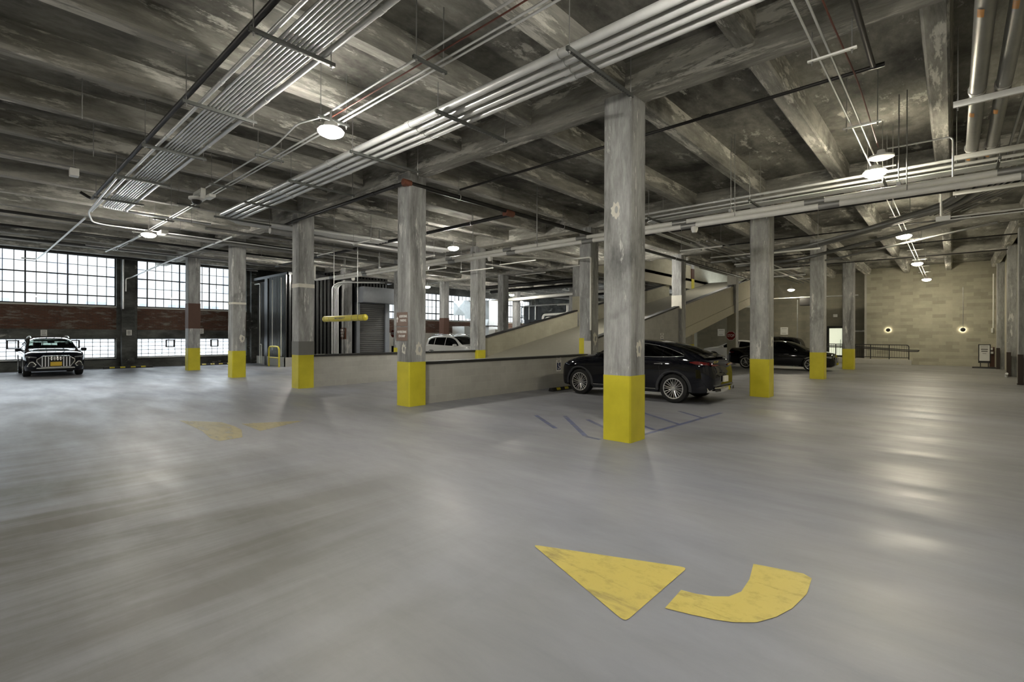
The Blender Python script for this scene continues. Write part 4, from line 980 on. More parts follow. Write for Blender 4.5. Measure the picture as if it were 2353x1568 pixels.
# ---- dark SUV in front of the windows, facing the camera side
q3 = thing('car', 'dark blue-black SUV with a wide chrome grille and yellow plate, before the windows', 'car', (-29.02, 2.38, 0), None)
Q = Car(xr=-1.34, xf=1.34, ra=.40, zc=.36,
    top=[(-2.22, .85), (-2.18, 1.0), (-2.10, 1.25), (-1.95, 1.45), (-1.7, 1.56), (-1.0, 1.605), (-.3, 1.615), (.15, 1.59), (.45, 1.51), (.85, 1.29), (1.15, 1.12), (1.30, 1.085), (1.7, 1.04), (2.0, .98), (2.13, .92), (2.2, .82), (2.235, .70), (2.245, .64)],
    rail=[(-2.22, .80), (-2.18, .95), (-2.10, 1.18), (-1.95, 1.37), (-1.7, 1.48), (-1.0, 1.535), (-.3, 1.545), (.15, 1.51), (.45, 1.43), (.85, 1.21), (1.15, 1.075), (1.7, 1.0), (2.0, .93), (2.13, .87), (2.2, .78), (2.245, .60)],
    belt=[(-2.22, .75), (-2.15, .95), (-1.9, 1.03), (-1.0, 1.0), (.5, .975), (1.2, .97), (1.7, .95), (2.0, .89), (2.13, .82), (2.2, .73), (2.245, .56)],
    sill=[(-2.22, .45), (-2.1, .30), (-1.8, .24), (1.8, .22), (2.1, .23), (2.2, .27), (2.245, .34)],
    wid=[(-2.22, .72), (-2.1, .84), (-1.8, .90), (0, .915), (1.4, .925), (1.8, .91), (2.0, .875), (2.13, .82), (2.2, .76), (2.245, .68)],
    wrail=[(-2.22, .6), (-2.0, .66), (-1.4, .64), (0, .63), (.5, .65), (1.1, .74), (1.7, .76), (2.1, .68), (2.245, .55)])
Q.body(q3, M['carpaint_navy'], ((.30, 1.10), (-2.13, -1.93)))
qlo = [(-1.7, 1.07), (0, 1.02), (.95, 1.005)]; qhi = [(-1.75, 1.30), (-1.6, 1.44), (-1.0, 1.49), (-.2, 1.50), (.15, 1.465), (.45, 1.37), (.8, 1.14), (.96, 1.01)]
for a, b in ((-1.68, -1.12), (-1.08, -.18), (-.14, .92)): Q.side_patch(q3, 'side_window', M['carglass'], qlo, qhi, a, b, n=10)
Q.top_patch(q3, 'windscreen', M['carglass_clear'], .27, 1.13, 1.0, .004); Q.top_patch(q3, 'rear_window', M['carglass_clear'], -2.15, -1.91, 1.0, .004)
for s in (1, -1):
    MB().box(-.25, -.10, s*.38-.24, s*.38+.24, .5, 1.16).box(-.24, -.13, s*.38-.13, s*.38+.13, 1.16, 1.36).build('front_seat', M['cabin'], q3, local=True, bevel=.03)
MB().box(.95, 1.0, -.6, .6, .9, 1.06).build('dashboard', M['cabin'], q3, local=True)
MB().box(.40, .43, -.11, .11, 1.33, 1.40).build('cabin_mirror', M['cabin'], q3, local=True)
# seats and bright rear window seen through the windscreen
gp = MB().prism([(.42, -.52, 1.40), (.42, .52, 1.40), (.36, .50, 1.455), (.36, -.50, 1.455)], (0, 0, .012)).build('windscreen_shade_band', M['cabin'], q3, local=True)
for s in (1, -1):
    MB().tube([(-1.75, s*.60, 1.50), (-1.6, s*.60, 1.575), (-.9, s*.595, 1.625), (-.1, s*.595, 1.61), (.16, s*.60, 1.53)], .022, 8, .1).build('roof_rail', M['alu'], q3, local=True, angle=60)
    Q.front_patch(q3, 'head_lamp', M['headlamp'], s*.56, s*.87, .765, .835, .016, slant=.02)
    Q.front_patch(q3, 'fog_lamp_recess', M['black'], s*.60, s*.79, .44, .59, .010)
    fp = [(.58, .50), (.66, .60), (.74, .60), (.82, .44), (.62, .43)]
    MB().tube([(Q.front_x(y, z)+.016, s*y, z) for y, z in fp], .016, 6, closed=True).build('fog_lamp_frame', M['alu'], q3, local=True, angle=60)
oc = [(-.38, .83), (.38, .83), (.56, .71), (.56, .62), (.42, .40), (-.42, .40), (-.56, .62), (-.56, .71)]
MB().prism([(2.235, y, z) for y, z in oc], (.03, 0, 0)).build('grille', M['cabin'], q3, local=True)
MB().tube([(2.27, y, z) for y, z in oc], .022, 8, closed=True).build('grille_frame', M['chrome'], q3, local=True, angle=60)
m = MB()
for k in range(10):
    y = -.405+.09*k; m.box(2.262, 2.285, y-.012, y+.012, .42, .80) if k in (0, 1, 2, 7, 8, 9) else m.box(2.262, 2.285, y-.012, y+.012, .66, .80)
m.build('grille_slats', M['drl'], q3, local=True)
m = MB()
for k in range(4):
    y = -.13+.087*k; m.tube([(2.295, y+.052*math.cos(2*PI*i/18), .735+.052*math.sin(2*PI*i/18)) for i in range(18)], .009, 6, closed=True)
m.build('front_emblem', M['chrome'], q3, local=True, angle=60)
MB().box(2.285, 2.30, -.17, .17, .44, .60).build('licence_plate', M['plate_y'], q3, local=True)
MB().prism([(2.20, -.62, .30), (2.20, .62, .30), (2.26, .55, .355), (2.26, -.55, .355)], (0, 0, .02)).build('lower_intake', M['alu'], q3, local=True)
MB().box(2.18, 2.235, -.50, .50, .30, .36).build('bumper_grille', M['black'], q3, local=True)
Q.mirrors(q3, .80, 1.02, M['carpaint_navy']); Q.arch_trim(q3, M['cladding'], .05); Q.wheels(q3, .24, .365, .79, 5, .24)
# ---- white SUV behind the left low wall, facing right
ws = thing('car', 'white SUV with dark windows parked behind the left low block wall', 'car', (-22.45, 20.0, 0), None)
W = Car(xr=-1.40, xf=1.42, ra=.41, zc=.37,
    top=[(-2.28, .85), (-2.22, 1.1), (-2.12, 1.4), (-1.95, 1.58), (-1.6, 1.66), (-.8, 1.70), (-.1, 1.70), (.3, 1.66), (.6, 1.56), (1.0, 1.33), (1.25, 1.19), (1.4, 1.16), (1.8, 1.11), (2.1, 1.02), (2.25, .88), (2.32, .72)],
    rail=[(-2.28, .80), (-2.22, 1.03), (-2.12, 1.32), (-1.95, 1.50), (-1.6, 1.585), (-.8, 1.63), (-.1, 1.63), (.3, 1.58), (.6, 1.48), (1.0, 1.25), (1.25, 1.14), (1.8, 1.07), (2.1, .97), (2.25, .83), (2.32, .68)],
    belt=[(-2.28, .76), (-2.2, 1.0), (-1.9, 1.08), (-1.0, 1.06), (.6, 1.03), (1.3, 1.04), (1.8, 1.0), (2.1, .90), (2.25, .77), (2.32, .62)],
    sill=[(-2.28, .48), (-2.15, .32), (-1.8, .25), (1.8, .23), (2.2, .27), (2.32, .36)],
    wid=[(-2.28, .72), (-2.15, .85), (-1.8, .92), (0, .935), (1.5, .94), (1.9, .90), (2.15, .80), (2.32, .60)],
    wrail=[(-2.28, .6), (-2.0, .68), (-1.4, .66), (0, .66), (.6, .68), (1.2, .77), (1.8, .78), (2.32, .48)])
W.body(ws, M['carpaint_white'])
wl = [(-1.85, 1.16), (0, 1.10), (1.05, 1.085)]; wh = [(-1.85, 1.30), (-1.65, 1.50), (-1.0, 1.57), (-.2, 1.58), (.2, 1.55), (.5, 1.47), (.9, 1.22), (1.06, 1.09)]
for a, b in ((-1.80, -1.25), (-1.20, -.25), (-.20, 1.0)): W.side_patch(ws, 'side_window', M['carglass'], wl, wh, a, b, n=10)
W.top_patch(ws, 'windscreen', M['carglass'], .36, 1.26, .95)
for s in (1, -1): MB().tube([(-1.7, s*.63, 1.66), (-1.5, s*.62, 1.73), (-.5, s*.62, 1.765), (.15, s*.62, 1.74), (.35, s*.63, 1.66)], .024, 8, .1).build('roof_rail', M['chrome'], ws, local=True, angle=60)
W.mirrors(ws, .88, 1.08, M['carpaint_white'], size=1.15); W.arch_trim(ws, M['cladding'], .05); W.wheels(ws, .25, .37, .80, 5, .23)
for s in (1, -1): MB().prism([(2.14, s*.70, .80), (2.26, s*.50, .76), (2.25, s*.50, .86), (2.12, s*.70, .92)], (.03, s*.02, 0)).build('head_lamp', M['headlamp'], ws, local=True)
# ---- two parked cars under the ramp, behind the far stop sign
w2 = thing('car', 'white saloon car under the ramp beside the far stop sign', 'car', (-10.45, 34.4, 0), None, rz=PI)
D.body(w2, M['carpaint_white'])
for a, b in ((-1.32, -.95), (-.92, -.12), (-.09, 1.02)): D.side_patch(w2, 'side_window', M['carglass'], dlo, dhi, a, b, n=8)
D.top_patch(w2, 'windscreen', M['carglass'], .40, 1.24, .95); D.top_patch(w2, 'rear_window', M['carglass'], -1.55, -.75, .92)
D.mirrors(w2, .86, .96, M['carpaint_white']); D.wheels(w2, .245, .335, .79, 7, .23)
w3 = thing('car', 'dark SUV partly hidden behind the black saloon', 'car', (-9.6, 37.2, 0), None, rz=PI)
W.body(w3, M['carpaint_dark'])
for a, b in ((-1.80, -1.25), (-1.20, -.25), (-.20, 1.0)): W.side_patch(w3, 'side_window', M['carglass'], wl, wh, a, b, n=8)
W.top_patch(w3, 'windscreen', M['carglass'], .36, 1.26, .95)
W.mirrors(w3, .88, 1.08, M['cabin']); W.wheels(w3, .25, .37, .80, 5, .23)
# ---------------------------------------------------------------- booth of ribbed charcoal steel
def ribbed(axis, at, a, b, z0, z1, pitch=.14, depth=.045, out=-1, boards=()):
    """vertical box ribs; axis 'x': wall runs along x at y=at and faces -y; 'y': runs along y at x=at and faces +x"""
    m = MB(); pts = []; u = a
    while u < b-1e-6:
        for du, dd in ((0, 0), (.35, 0), (.45, 1), (.9, 1), (1.0, 0)):
            pts.append((min(u+du*pitch, b), dd*depth))
        u += pitch
    P = (lambda u, d, z: (u, at+out*d, z)) if axis == 'x' else (lambda u, d, z: (at+out*d, u, z))
    m.grid([[P(u, d, z) for z in (z0, z1)] for u, d in pts])
    Q = [P(a, -.08, 0), P(b, .0, 0)]
    x0, x1 = sorted((Q[0][0], Q[1][0])); y0, y1 = sorted((Q[0][1], Q[1][1]))
    m.box(x0, x1, y0, y1, z0, z1)
    return m
bo = thing('ribbed_booth_wall', 'charcoal ribbed steel enclosure beside the entry lane, behind the yellow hoop', 'enclosure', (-29.2, 11.6, 0))
ribbed('x', 11.75, -31.3, -29.25, .45, 4.85, .10, .03).build('ribbed_panel', M['corr'], bo, angle=20)
ribbed('x', 11.45, -28.85, -26.55, .50, 4.95, .14, .05).build('ribbed_panel', M['corr'], bo, angle=20)
ribbed('y', -26.55, 11.45, 13.85, .50, 5.1, .22, .06, out=1).build('ribbed_panel', M['corr'], bo, angle=20)
ribbed('y', -27.1, 13.85, 18.05, .50, 5.3, .22, .06, out=1).build('ribbed_panel', M['corr'], bo, angle=20)
MB().box(-31.3, -29.2, 11.68, 11.83, 0, .45).box(-28.85, -26.47, 11.33, 11.53, 0, .50).box(-26.63, -26.43, 11.33, 13.9, 0, .50).box(-27.2, -27.0, 13.9, 18.05, 0, .5).build('concrete_base', M['kerb'], bo)
MB().box(-29.25, -28.85, 11.35, 11.80, 0, 4.9).build('corner_post', M['blackmetal'], bo)
MB().box(-31.3, -26.5, 11.5, 18.05, 4.95, 5.1).build('booth_roof', M['corr'], bo)
for lab, pts, r in (('left white conduit on the booth panel', [(-30.62, 11.62, .0), (-30.62, 11.62, 4.75), (-31.4, 11.60, 4.75), (-31.5, 11.55, 4.70), (-31.5, 11.55, 2.2), (-31.9, 11.3, 2.0)], .035),
                    ('short white standpipe by the booth panel', [(-30.30, 11.60, 0), (-30.30, 11.60, 1.15), (-30.5, 11.60, 1.15)], .035),
                    ('white conduit on the right booth panel behind the hoop', [(-28.0, 11.28, .85), (-28.0, 11.28, 4.75)], .03),
                    ('white edge conduit at the right end of the booth panel', [(-26.95, 11.32, .55), (-26.95, 11.32, 4.8)], .03)):
    conduit(lab, pts, r, 'white', None, .08, 8)
for k, y in enumerate((13.95, 14.06, 14.14, 14.22, 14.31)):
    conduit('%s of the tall conduits beside the vehicle entry column' % ORD[k], [(-26.40, y, .3), (-26.40, y, 4.5), (-26.2, y+.3, 4.75), (-25.0, y+2.2, 4.8)], .035 if k in (0, 4) else .026, 'galv', 'tall conduits beside the vehicle entry column', .2, 8)
rd = thing('roller_door', 'grey roller shutter door with a box housing beside the entry lane', 'roller door', (-26.6, 16.9, 0))
MB().box(-27.0, -26.1, 15.75, 18.6, 3.68, 4.62).build('shutter_housing', M['steelpanel'], rd, bevel=.01)
m = MB(); pts = []
for k in range(31): 
    z = .05+k*.12; pts += [(-26.92, z), (-26.90, z+.015), (-26.90, z+.09), (-26.93, z+.105)]
m.grid([[(x, y, z) for y in (15.95, 17.75)] for x, z in pts]); m.build('shutter_curtain', M['shutter'], rd, angle=20)
MB().box(-27.0, -26.8, 15.72, 15.95, 0, 3.7).box(-27.0, -26.8, 17.75, 18.05, 0, 3.7).build('door_jambs', M['steelpanel'], rd)
hp = thing('guard_hoop', 'yellow steel hoop barrier standing before the ribbed booth', 'barrier', (-27.1, 11.0, 0))
MB().tube([(-27.75, 11.0, 0), (-27.75, 11.0, 1.08), (-26.45, 11.0, 1.08), (-26.45, 11.0, 0)], .045, 12, .25).build('hoop_tube', M['yplastic'], hp, angle=60)
MB().cyl((-27.75, 11.0, .48), (-26.45, 11.0, .48), .03, 10).build('cross_bar', M['yplastic'], hp, angle=60)
# ---------------------------------------------------------------- clearance bar over the entry lane
cb = thing('clearance_bar', 'yellow clearance bar hanging on two long rods over the entry lane', 'clearance bar', (-18.53, 10.3, 2.39))
MB().cyl((-20.05, 10.3, 2.39), (-17.0, 10.3, 2.39), .125, 24).build('bar_tube', M['yplastic'], cb, angle=50)
for x0, x1 in ((-20.16, -20.02), (-17.03, -16.89)): MB().lathe([(.0, x0), (.11, x0+.015), (.128, x0+.04), (.128, x1-.04), (.11, x1-.015), (.0, x1)], (0, 10.3, 2.39), 'x', 24).build('end_cap', M['yplastic'], cb, angle=50)
for x in (-19.98, -19.55, -17.75, -17.28): MB().cyl((x-.012, 10.3, 2.39), (x+.012, 10.3, 2.39), .128, 24).build('dark_band', M['ink'], cb, angle=50)
for x in (-19.35, -17.49): MB().cyl((x, 10.3, 2.50), (x, 10.3, Z_SLAB), .016, 8).build('hanger_rod', M['galv'], cb, angle=50)
text_part('bar_lettering', "MAX HEIGHT 7'", .115, (-18.65, 10.172, 2.39), (1, 0, 0), (0, 0, 1), M['ink'], cb)
# ---------------------------------------------------------------- signs
def sign_S(name, label, x, y, z, w, h, mat, lines, cat='sign', tcol='signwhite', bord=None, group=None):
    """flat sign facing -y; lines: (text, size, dx, dz)"""
    o = thing(name, label, cat, (x, y, z), group)
    MB().box(x-w/2, x+w/2, y-.006, y, z-h/2, z+h/2).build('sign_panel', M[mat], o)
    for s, sz, dx, dz, *sq in lines: text_part('sign_lettering', s, sz, (x+dx, y-.008, z+dz), (1, 0, 0), (0, 0, 1), M[tcol], o, squeeze=sq[0] if sq else .8)
    return o
yf = Y0-CW/2
o = sign_S('parking_sign', 'brown additional parking sign with an arrow on the sign column', GX(1)-.035, yf-.004, 2.09, .44, .335, 'signbrown', [('ADDITIONAL', .085, .055, .065, .62), ('PARKING', .085, .055, -.035, .7)])
MB().prism([(GX(1)-.215+a, yf-.012, 2.09+b) for a, b in ((-.012, -.075), (.012, -.075), (.012, .0), (.04, .0), (0, .065), (-.04, .0), (-.012, .0))], (0, -.003, 0)).build('sign_arrow', M['signwhite'], o)
sign_S('pedestrian_sign', 'brown no pedestrians on ramp sign below the parking sign', GX(1)-.035, yf-.004, 1.735, .44, .33, 'signbrown', [('NO PEDESTRIANS', .085, 0, .045, .54), ('ON RAMP', .085, 0, -.055, .7)])
o = sign_S('entry_sign', 'dark brown vehicle entry only sign on the far left column', GX(4)+.40, GY(1)-CW/2-.03, 1.80, .86, .66, 'signbrown_dark', [('VEHICLE', .20, 0, .20, .75), ('ENTRY', .20, 0, .02, .75), ('ONLY', .20, 0, -.15, .75)])
MB().prism([(GX(4)+.40+a, GY(1)-CW/2-.044, 1.53+b) for a, b in ((-.05, .02), (.05, .02), (0, -.04))], (0, -.003, 0)).build('sign_arrow', M['signwhite'], o)
def stop_sign(label, x, y, z, r, nx=(0, -1, 0)):
    o = thing('stop_sign', label, 'stop sign', (x, y, z), 'stop signs')
    def octo(rr, yy): return [(x+rr*math.cos(PI/8+k*PI/4), yy, z+rr*math.sin(PI/8+k*PI/4)) for k in range(8)]
    MB().prism(octo(r, y), (0, -.005, 0)).build('sign_border', M['signwhite'], o)
    MB().prism(octo(r*.92, y-.005), (0, -.003, 0)).build('sign_panel', M['signred'], o)
    text_part('sign_lettering', 'STOP', r*.80, (x, y-.010, z), (1, 0, 0), (0, 0, 1), M['signwhite'], o, squeeze=.72)
    return o
stop_sign('red stop sign on the column above the white car under the ramp', GX(1)-.03, GY(3)-CW/2-.02, 1.73, .29)
stop_sign('red stop sign half hidden behind the sign column', -28.95, 19.8, 1.82, .30)
def notice(name, label, x, y, z, w, h, rows=4, face='S', mat='paper', cat='notice'):
    o = thing(name, label, cat, (x, y, z))
    if face == 'S':
        MB().box(x-w/2, x+w/2, y-.012, y, z-h/2, z+h/2).build('notice_panel', M[mat], o)
        m = MB()
        for k in range(rows): m.box(x-w*.34, x+w*.34*(1-.3*(k % 2)), y-.014, y-.011, z+h*.3-k*h*.6/max(1, rows-1)-.012, z+h*.3-k*h*.6/max(1, rows-1)+.012)
    else:
        MB().box(x, x+.012, y-w/2, y+w/2, z-h/2, z+h/2).build('notice_panel', M[mat], o)
        m = MB()
        for k in range(rows): m.box(x+.011, x+.014, y-w*.34, y+w*.34*(1-.3*(k % 2)), z+h*.3-k*h*.6/max(1, rows-1)-.012, z+h*.3-k*h*.6/max(1, rows-1)+.012)
    m.build('printed_rows', M['ink'], o); return o
notice('wall_notice', 'grey notice plate on the band above the dark blue-black SUV', XW+.045, 2.39, 1.77, .22, .28, 3, 'E', 'paper')
notice('wall_notice', 'white notice on the pier between the two left windows', XW+.345, 5.53, 1.80, .22, .28, 5, 'E')
notice('wall_notice', 'white notice on the band right of the brown-banded column', XW+.045, 8.87, 1.91, .2, .28, 4, 'E')
def accessible(label, x, y, z, w=.27, s=1.0, face_x=True):
    o = thing('accessible_parking_sign', label, 'sign', (x, y, z), 'accessible parking signs')
    MB().box(x, x+.005, y-w/2, y+w/2, z+.17*s, z+.25*s).build('upper_plate', M['paper'], o)
    MB().box(x, x+.005, y-w/2, y+w/2, z-.25*s, z+.14*s).build('sign_panel', M['paper'], o)
    text_part('sign_lettering', 'RESERVED', .045*s, (x+.007, y, z+.21*s), (0, 1, 0), (0, 0, 1), M['ink'], o, squeeze=.75)
    text_part('sign_lettering', 'PARKING', .05*s, (x+.007, y, z+.09*s), (0, 1, 0), (0, 0, 1), M['ink'], o, squeeze=.75)
    MB().box(x+.005, x+.007, y-w*.38, y+w*.38, z-.20*s, z+.04*s).build('blue_square', M['signblue'], o)
    m = MB(); cx = x+.009
    m.tube([(cx, y-.01+.055*s*math.cos(a), z-.115*s+.055*s*math.sin(a)) for a in [-2.9+k*.26 for k in range(14)]], .008*s, 6)
    m.tube([(cx, y-.02, z-.02*s), (cx, y-.015, z-.085*s), (cx, y+.045*s, z-.085*s), (cx, y+.07*s, z-.15*s)], .009*s, 6)
    m.cyl((cx-.003, y-.02, z+.015*s), (cx+.003, y-.02, z+.015*s), .016*s, 10)
    m.build('wheelchair_symbol', M['signwhite'], o, angle=60); return o
accessible('accessible parking sign on the low block wall, left of the black coupe SUV', GX(1)+.103, 13.13, .77)
accessible('dim accessible parking sign on the ramp wall, above the black coupe SUV', GX(1)+.103, 20.9, 1.52, .34, 1.25)
notice('wall_notice', 'small pale plate on the dull wall left of the far stop sign', -13.6, YN+1.2, 2.0, .55, .55, 2)
notice('wall_notice', 'small pale plate on the dull wall right of the far stop sign', -9.2, YN+1.5, 2.1, .5, .55, 2)
notice('door_notice', 'long white notice on the recess wall right of the door', -4.75, YN+1.5, 2.08, .75, .10, 1)
tag(MB().box(-6.15, -5.9, YN+1.42, YN+1.5, 3.05, 3.25).build('exit_light', M['whiteplastic'], bevel=.02), 'small white fitting above the lit door', 'light fitting')
# ---------------------------------------------------------------- railing on the kerb of the far walkway
rl = thing('railing', 'dark brown steel railing with sloping handrail on the kerb at the far wall', 'railing', (-5, 37.48, .33))
MB().tube([(-6.5, 37.48, 1.22), (-2.0, 37.48, 1.20), (-1.93, 37.48, 1.13), (-1.93, 37.48, .33)], .026, 8, .12).build('top_rail', M['blackmetal'], rl, angle=60)
MB().cyl((-6.5, 37.48, .46), (-1.93, 37.48, .44), .022, 8).build('bottom_rail', M['blackmetal'], rl, angle=60)
for x in (-6.47, -5.6, -4.55, -3.78, -2.86): MB().box(x-.025, x+.025, 37.455, 37.505, .33, 1.2).build('rail_post', M['blackmetal'], rl)
for k in range(39):
    x = -6.42+k*.1155
    MB().cyl((x, 37.48, .45), (x, 37.48, 1.2), .007, 5).build('baluster', M['blackmetal'], rl)
MB().tube([(-6.5, 37.40, 1.12), (-4.6, 37.40, 1.09), (-1.75, 37.40, .90), (-1.45, 37.40, .90), (-1.50, 37.40, .83), (-1.9, 37.40, .83), (-4.6, 37.40, 1.01), (-6.5, 37.40, 1.04)], .030, 8, .06).build('handrail', M['blackmetal'], rl, angle=60)
# ---------------------------------------------------------------- wheel stops
def wheel_stop(label, x0, y0, x1, y1):
    a, b = Vector((x0, y0, 0)), Vector((x1, y1, 0)); d = (b-a).normalized(); n = Vector((-d.y, d.x, 0)); L = (b-a).length
    o = thing('wheel_stop', label, 'wheel stop', ((a+b)/2)[:], 'rubber wheel stops')
    MB().prism([a+n*-.075, a+n*-.075+Vector((0, 0, .03)), a+n*-.045+Vector((0, 0, .10)), a+n*.045+Vector((0, 0, .10)), a+n*.075+Vector((0, 0, .03)), a+n*.075], d*L).build('rubber_block', M['black'], o, bevel=.006)
    k = .12*L
    while k < L-.15:
        for s in (-1, 1):
            p = a+d*k
            MB().poly([p+n*(s*.0785)+Vector((0, 0, .030)), p+d*.2+n*(s*.0785)+Vector((0, 0, .030)), p+d*.2+n*(s*.049)+Vector((0, 0, .099)), p+n*(s*.049)+Vector((0, 0, .099))]).build('yellow_stripe', M['yplastic'], o)
        k += .42
    return o
wheel_stop('black and yellow wheel stop on the floor before the pier between the windows', -31.0, 4.45, -31.0, 6.45)
wheel_stop('black and yellow wheel stop between the two columns before the right window', -31.0, 8.45, -31.0, 10.5)
wheel_stop('black and yellow wheel stop under the nose of the black coupe SUV', -9.12, 11.9, -9.12, 13.8)
# ---------------------------------------------------------------- by the right wall at the far end
o = thing('pavement_sign', 'freestanding black framed notice board on a dark base by the far right corner', 'freestanding sign', (1.30, 37.0, 0))
MB().prism([(.80, 36.75, 0), (1.74, 36.75, 0), (1.74, 37.25, 0), (.85, 37.25, 0)], (0, 0, .07)).build('sign_base', M['blackmetal'], o, bevel=.02)
m = MB(); m.box(1.05, 1.09, 36.98, 37.03, .28, 1.30).box(1.50, 1.54, 36.98, 37.03, .28, 1.30).box(1.05, 1.54, 36.98, 37.03, 1.26, 1.30).box(1.05, 1.54, 36.98, 37.03, .28, .40); m.build('sign_frame', M['blackmetal'], o)
MB().box(1.12, 1.16, 36.99, 37.02, .07, .30).box(1.43, 1.47, 36.99, 37.02, .07, .30).build('sign_feet', M['blackmetal'], o)
MB().box(1.09, 1.50, 36.99, 37.01, .40, 1.26).build('poster', M['paper'], o)
m = MB()
for z, w_, t in ((1.19, .30, .008), (1.14, .30, .008), (1.03, .27, .035), (.92, .25, .03), (.80, .15, .012)): m.box(1.295-w_/2, 1.295+w_/2, 36.984, 36.99, z-t, z+t)
m.build('poster_rows', M['ink'], o)
o = thing('dispenser_post', 'brown post with two small white boxes beside the freestanding notice', 'post', (1.60, 37.6, 0))
MB().box(1.52, 1.72, 37.5, 37.7, 0, 1.15).build('post_body', M['brown'], o)
MB().box(1.52, 1.64, 37.42, 37.5, .98, 1.12).box(1.54, 1.66, 37.42, 37.5, .78, .90).build('white_boxes', M['whiteplastic'], o)
tag(MB().box(1.62, 1.70, YN-.08, YN, 1.95, 2.2).build('switch_box', M['whiteplastic'], bevel=.01), 'small pale switch box in the far right corner', 'switch box')
tag(MB().tube([(1.68, 37.9, 2.2), (1.68, 37.9, 5.2)], .03, 8).build('downpipe', M['white'], angle=60), 'thin pale pipe running up the far right corner', 'pipe')
tag(MB().tube([(1.70, 29.4, .0), (1.70, 29.4, .12), (1.70, 29.2, .16)], .05, 10, .05).build('pipe_stub', M['galv'], angle=60), 'small shiny pipe stub at the foot of the middle corner guard', 'pipe stub')
# ---------------------------------------------------------------- plant room things behind the ramp
o = thing('supply_duct', 'bright cross-folded sheet metal duct with a curved branch beside the back windows', 'duct', (-31.0, 27.5, 3.2))
def folded(m, x0, x1, y, z0, z1, out=.05):
    c = ((x0+x1)/2, y-out, (z0+z1)/2); q = [(x0, y, z0), (x1, y, z0), (x1, y, z1), (x0, y, z1)]
    for k in range(4): m.poly([q[k], q[(k+1) % 4], c])
m = MB(); m.box(-31.3, -29.9, 27.4, 28.6, 3.45, 4.6); folded(m, -31.3, -29.9, 27.4, 3.45, 4.6); m.build('duct_section', M['ductmetal'], o, angle=10)
rows = []
for k in range(9):
    a = PI/2*k/8; rows.append([(-29.9+1.5*math.sin(a), y, 3.1+1.5*math.cos(a)-.0) for y in (27.4, 28.4)] )
m = MB(); m.grid(rows); m.prism([(-29.9, 27.4, 3.1)]+[(-29.9+1.5*math.sin(PI/2*k/8), 27.4, 3.1+1.5*math.cos(PI/2*k/8)) for k in range(9)], (0, 1.0, 0)); m.build('duct_elbow', M['ductmetal'], o, angle=40)
m = MB(); m.box(-28.15, -27.3, 27.6, 28.6, 1.0, 4.5)
for z0, z1 in ((1.2, 3.0), (3.0, 4.5)): folded(m, -28.15, -27.3, 27.6, z0, z1)
m.build('duct_riser', M['ductmetal'], o, angle=10)
MB().box(-29.3, -27.3, 27.35, 28.6, 2.42, 2.50).build('duct_flange', M['blackmetal'], o)
tag(MB().box(-31.0, -29.5, 27.0, 28.0, 0, 2.45).build('plant_cabinet', M['whiteplastic'], bevel=.02), 'white cabinet with dark louvres below the bright duct', 'cabinet')
tag(MB().box(-27.2, -26.2, 28.2, 29.0, 0, 2.2).build('plant_cabinet', M['kerb'], bevel=.02), 'beige cabinet at the foot of the duct riser', 'cabinet')
o = thing('pipe_cage', 'dark mesh cage with bright pipes beyond the sloping parapet', 'cage', (-27.2, 33, 2.5))
m = MB(); x0, x1, z0, z1 = -28.6, -26.7, 2.2, 4.2
for z in (z0, 3.0, 3.45, z1): m.box(x0, x1, 32.98, 33.02, z-.03, z+.03)
for x in (x0, x0+.95, x1): m.box(x-.03, x+.03, 32.98, 33.02, 0, z1)
m.build('cage_frame', M['blackmetal'], o); MB().box(x0, x1, 33.4, 33.5, 0, 4.2).build('cage_back', M['corr'], o)
for k, x in enumerate((-28.2, -27.6, -26.9)): MB().tube([(x, 32.9, 3.1), (x, 32.9, 4.3), (x+2.6, 32.9, 4.35)], .05, 8, .15).build('bright_pipe', M['galv'], o, angle=60)
o = thing('insulated_pipes', 'pair of cream pipes stepping up the wall beyond the sloping parapet', 'pipe', (-24.8, 33.2, 3.2))
for k, d in enumerate((0, .28)):
    MB().tube([(-26.3+d, 33.2, 1.0), (-26.3+d, 33.2, 3.5-d), (-23.7+d, 33.2, 3.55-d), (-23.7+d, 33.2, 4.25)], .10, 12, .3).build('cream_pipe', M['white'], o, angle=60)
tag(MB().cyl((-24.6, 33.0, 4.32), (-19.8, 33.0, 4.30), .08, 12).build('cream_pipe', M['white'], angle=60), 'cream pipe under the ceiling beyond the sloping parapet', 'pipe')
tag(MB().cyl((-31.0, 30.2, 4.6), (-17.0, 30.2, 4.95), .13, 12).build('long_cream_pipe', M['white'], angle=60), 'long cream pipe slanting under the ceiling toward the ramp', 'pipe')
for n, (x0, x1, y, zz) in enumerate(((-24.5, -17.0, 24.3, 5.05), (-26.0, -17.0, 26.5, 5.0), (-26.0, -17.0, 32.0, 4.9))):
    tag(MB().cyl((x0, y, zz), (x1, y, zz), .12, 12).build('black_main', M['ironpipe'], angle=60), '%s thick black main under the back ceiling' % ORD[n], 'pipe')
tag(MB().box(-29.75, -28.8, 20.2, 20.9, 0, .95).build('dark_bin', M['carpaint_dark'], bevel=.04), 'dark bin behind the half hidden stop sign', 'bin')
tag(MB().box(-29.6, -28.8, 20.25, 20.85, .955, 1.5).build('white_board', M['paper'], bevel=.02), 'white panel above the dark bin', 'panel')
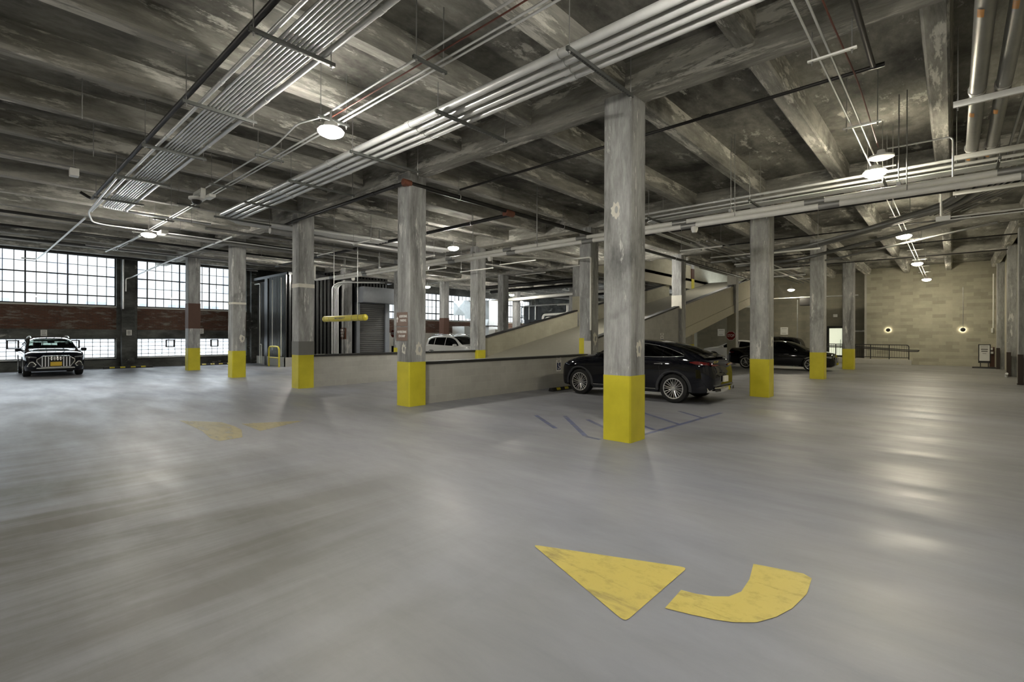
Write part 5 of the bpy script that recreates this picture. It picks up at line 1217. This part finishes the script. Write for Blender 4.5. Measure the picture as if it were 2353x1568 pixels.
# ---------------------------------------------------------------- across the street
bd = thing('building', 'pale building across the street beyond the left windows', 'building', (-56, 10, 0))
MB().box(-60, -55, -40, 80, -.5, 10.2).build('facade_wall', M['facade'], bd)
for zc in (2.4, 5.9):
    for k in range(22):
        y = -26.0+k*2.95+(.3 if zc < 5 else .95*(k % 3))
        f = MB()
        for a in (0, 1):
            for c, h_ in ((0, .62), (.78, 1.35)): f.box(-55.02, -54.97, y+a*.72, y+a*.72+.6, zc+c, zc+c+h_)
        f.build('facade_window', M['facadeglass'], bd)
# ---------------------------------------------------------------- daylight, camera, colour
w = bpy.data.worlds.new('daylight'); scene.world = w; w.use_nodes = True
bg = w.node_tree.nodes['Background']; bg.inputs[0].default_value = (.86, .93, 1.0, 1); bg.inputs[1].default_value = 14.0
for y0, y1, z0, z1 in ((-5.2, 5.07, 3.14, 5.62), (5.93, 11.25, 3.14, 5.62), (-5.2, 5.07, .5, 1.52), (5.93, 11.25, .5, 1.52), (20.1, 38.2, 2.95, 5.15)):
    L = bpy.data.lights.new('window_portal', 'AREA'); L.shape = 'RECTANGLE'; L.size = y1-y0; L.size_y = z1-z0; L.cycles.is_portal = True
    o = bpy.data.objects.new('window_portal', L); COL.objects.link(o); o.location = (XW-.45, (y0+y1)/2, (z0+z1)/2)
    o.rotation_euler = (PI/2, 0, -PI/2)
cam = bpy.data.cameras.new('camera'); co = bpy.data.objects.new('camera', cam); COL.objects.link(co)
cam.sensor_width = 36.0; cam.lens = 1125.234/2353*36; cam.shift_x = -(1175.82-1176.5)/2353*-1; cam.shift_y = -(784-771.726)/2353
cam.clip_start = .05; cam.clip_end = 300
co.matrix_world = Matrix.Translation((0, 0, 1.70)) @ Matrix.Rotation(.73220, 4, 'Z') @ Matrix.Rotation(PI/2, 4, 'X') @ Matrix.Rotation(.0028, 4, 'Z')
scene.camera = co
scene.view_settings.view_transform = 'Standard'; scene.view_settings.look = 'None'; scene.view_settings.gamma = 1.0
scene.view_settings.exposure = 0.15; scene.view_settings.use_curve_mapping = False
c = scene.cycles
c.use_denoising = True
try: c.denoiser = 'OPENIMAGEDENOISE'; c.denoising_input_passes = 'RGB_ALBEDO_NORMAL'
except Exception: pass
c.max_bounces = 6; c.diffuse_bounces = 4; c.glossy_bounces = 3; c.transparent_max_bounces = 12; c.transmission_bounces = 4
c.sample_clamp_indirect = 6.0; c.sample_clamp_direct = 0; c.caustics_reflective = False; c.caustics_refractive = False; c.blur_glossy = .5
c.use_light_tree = True
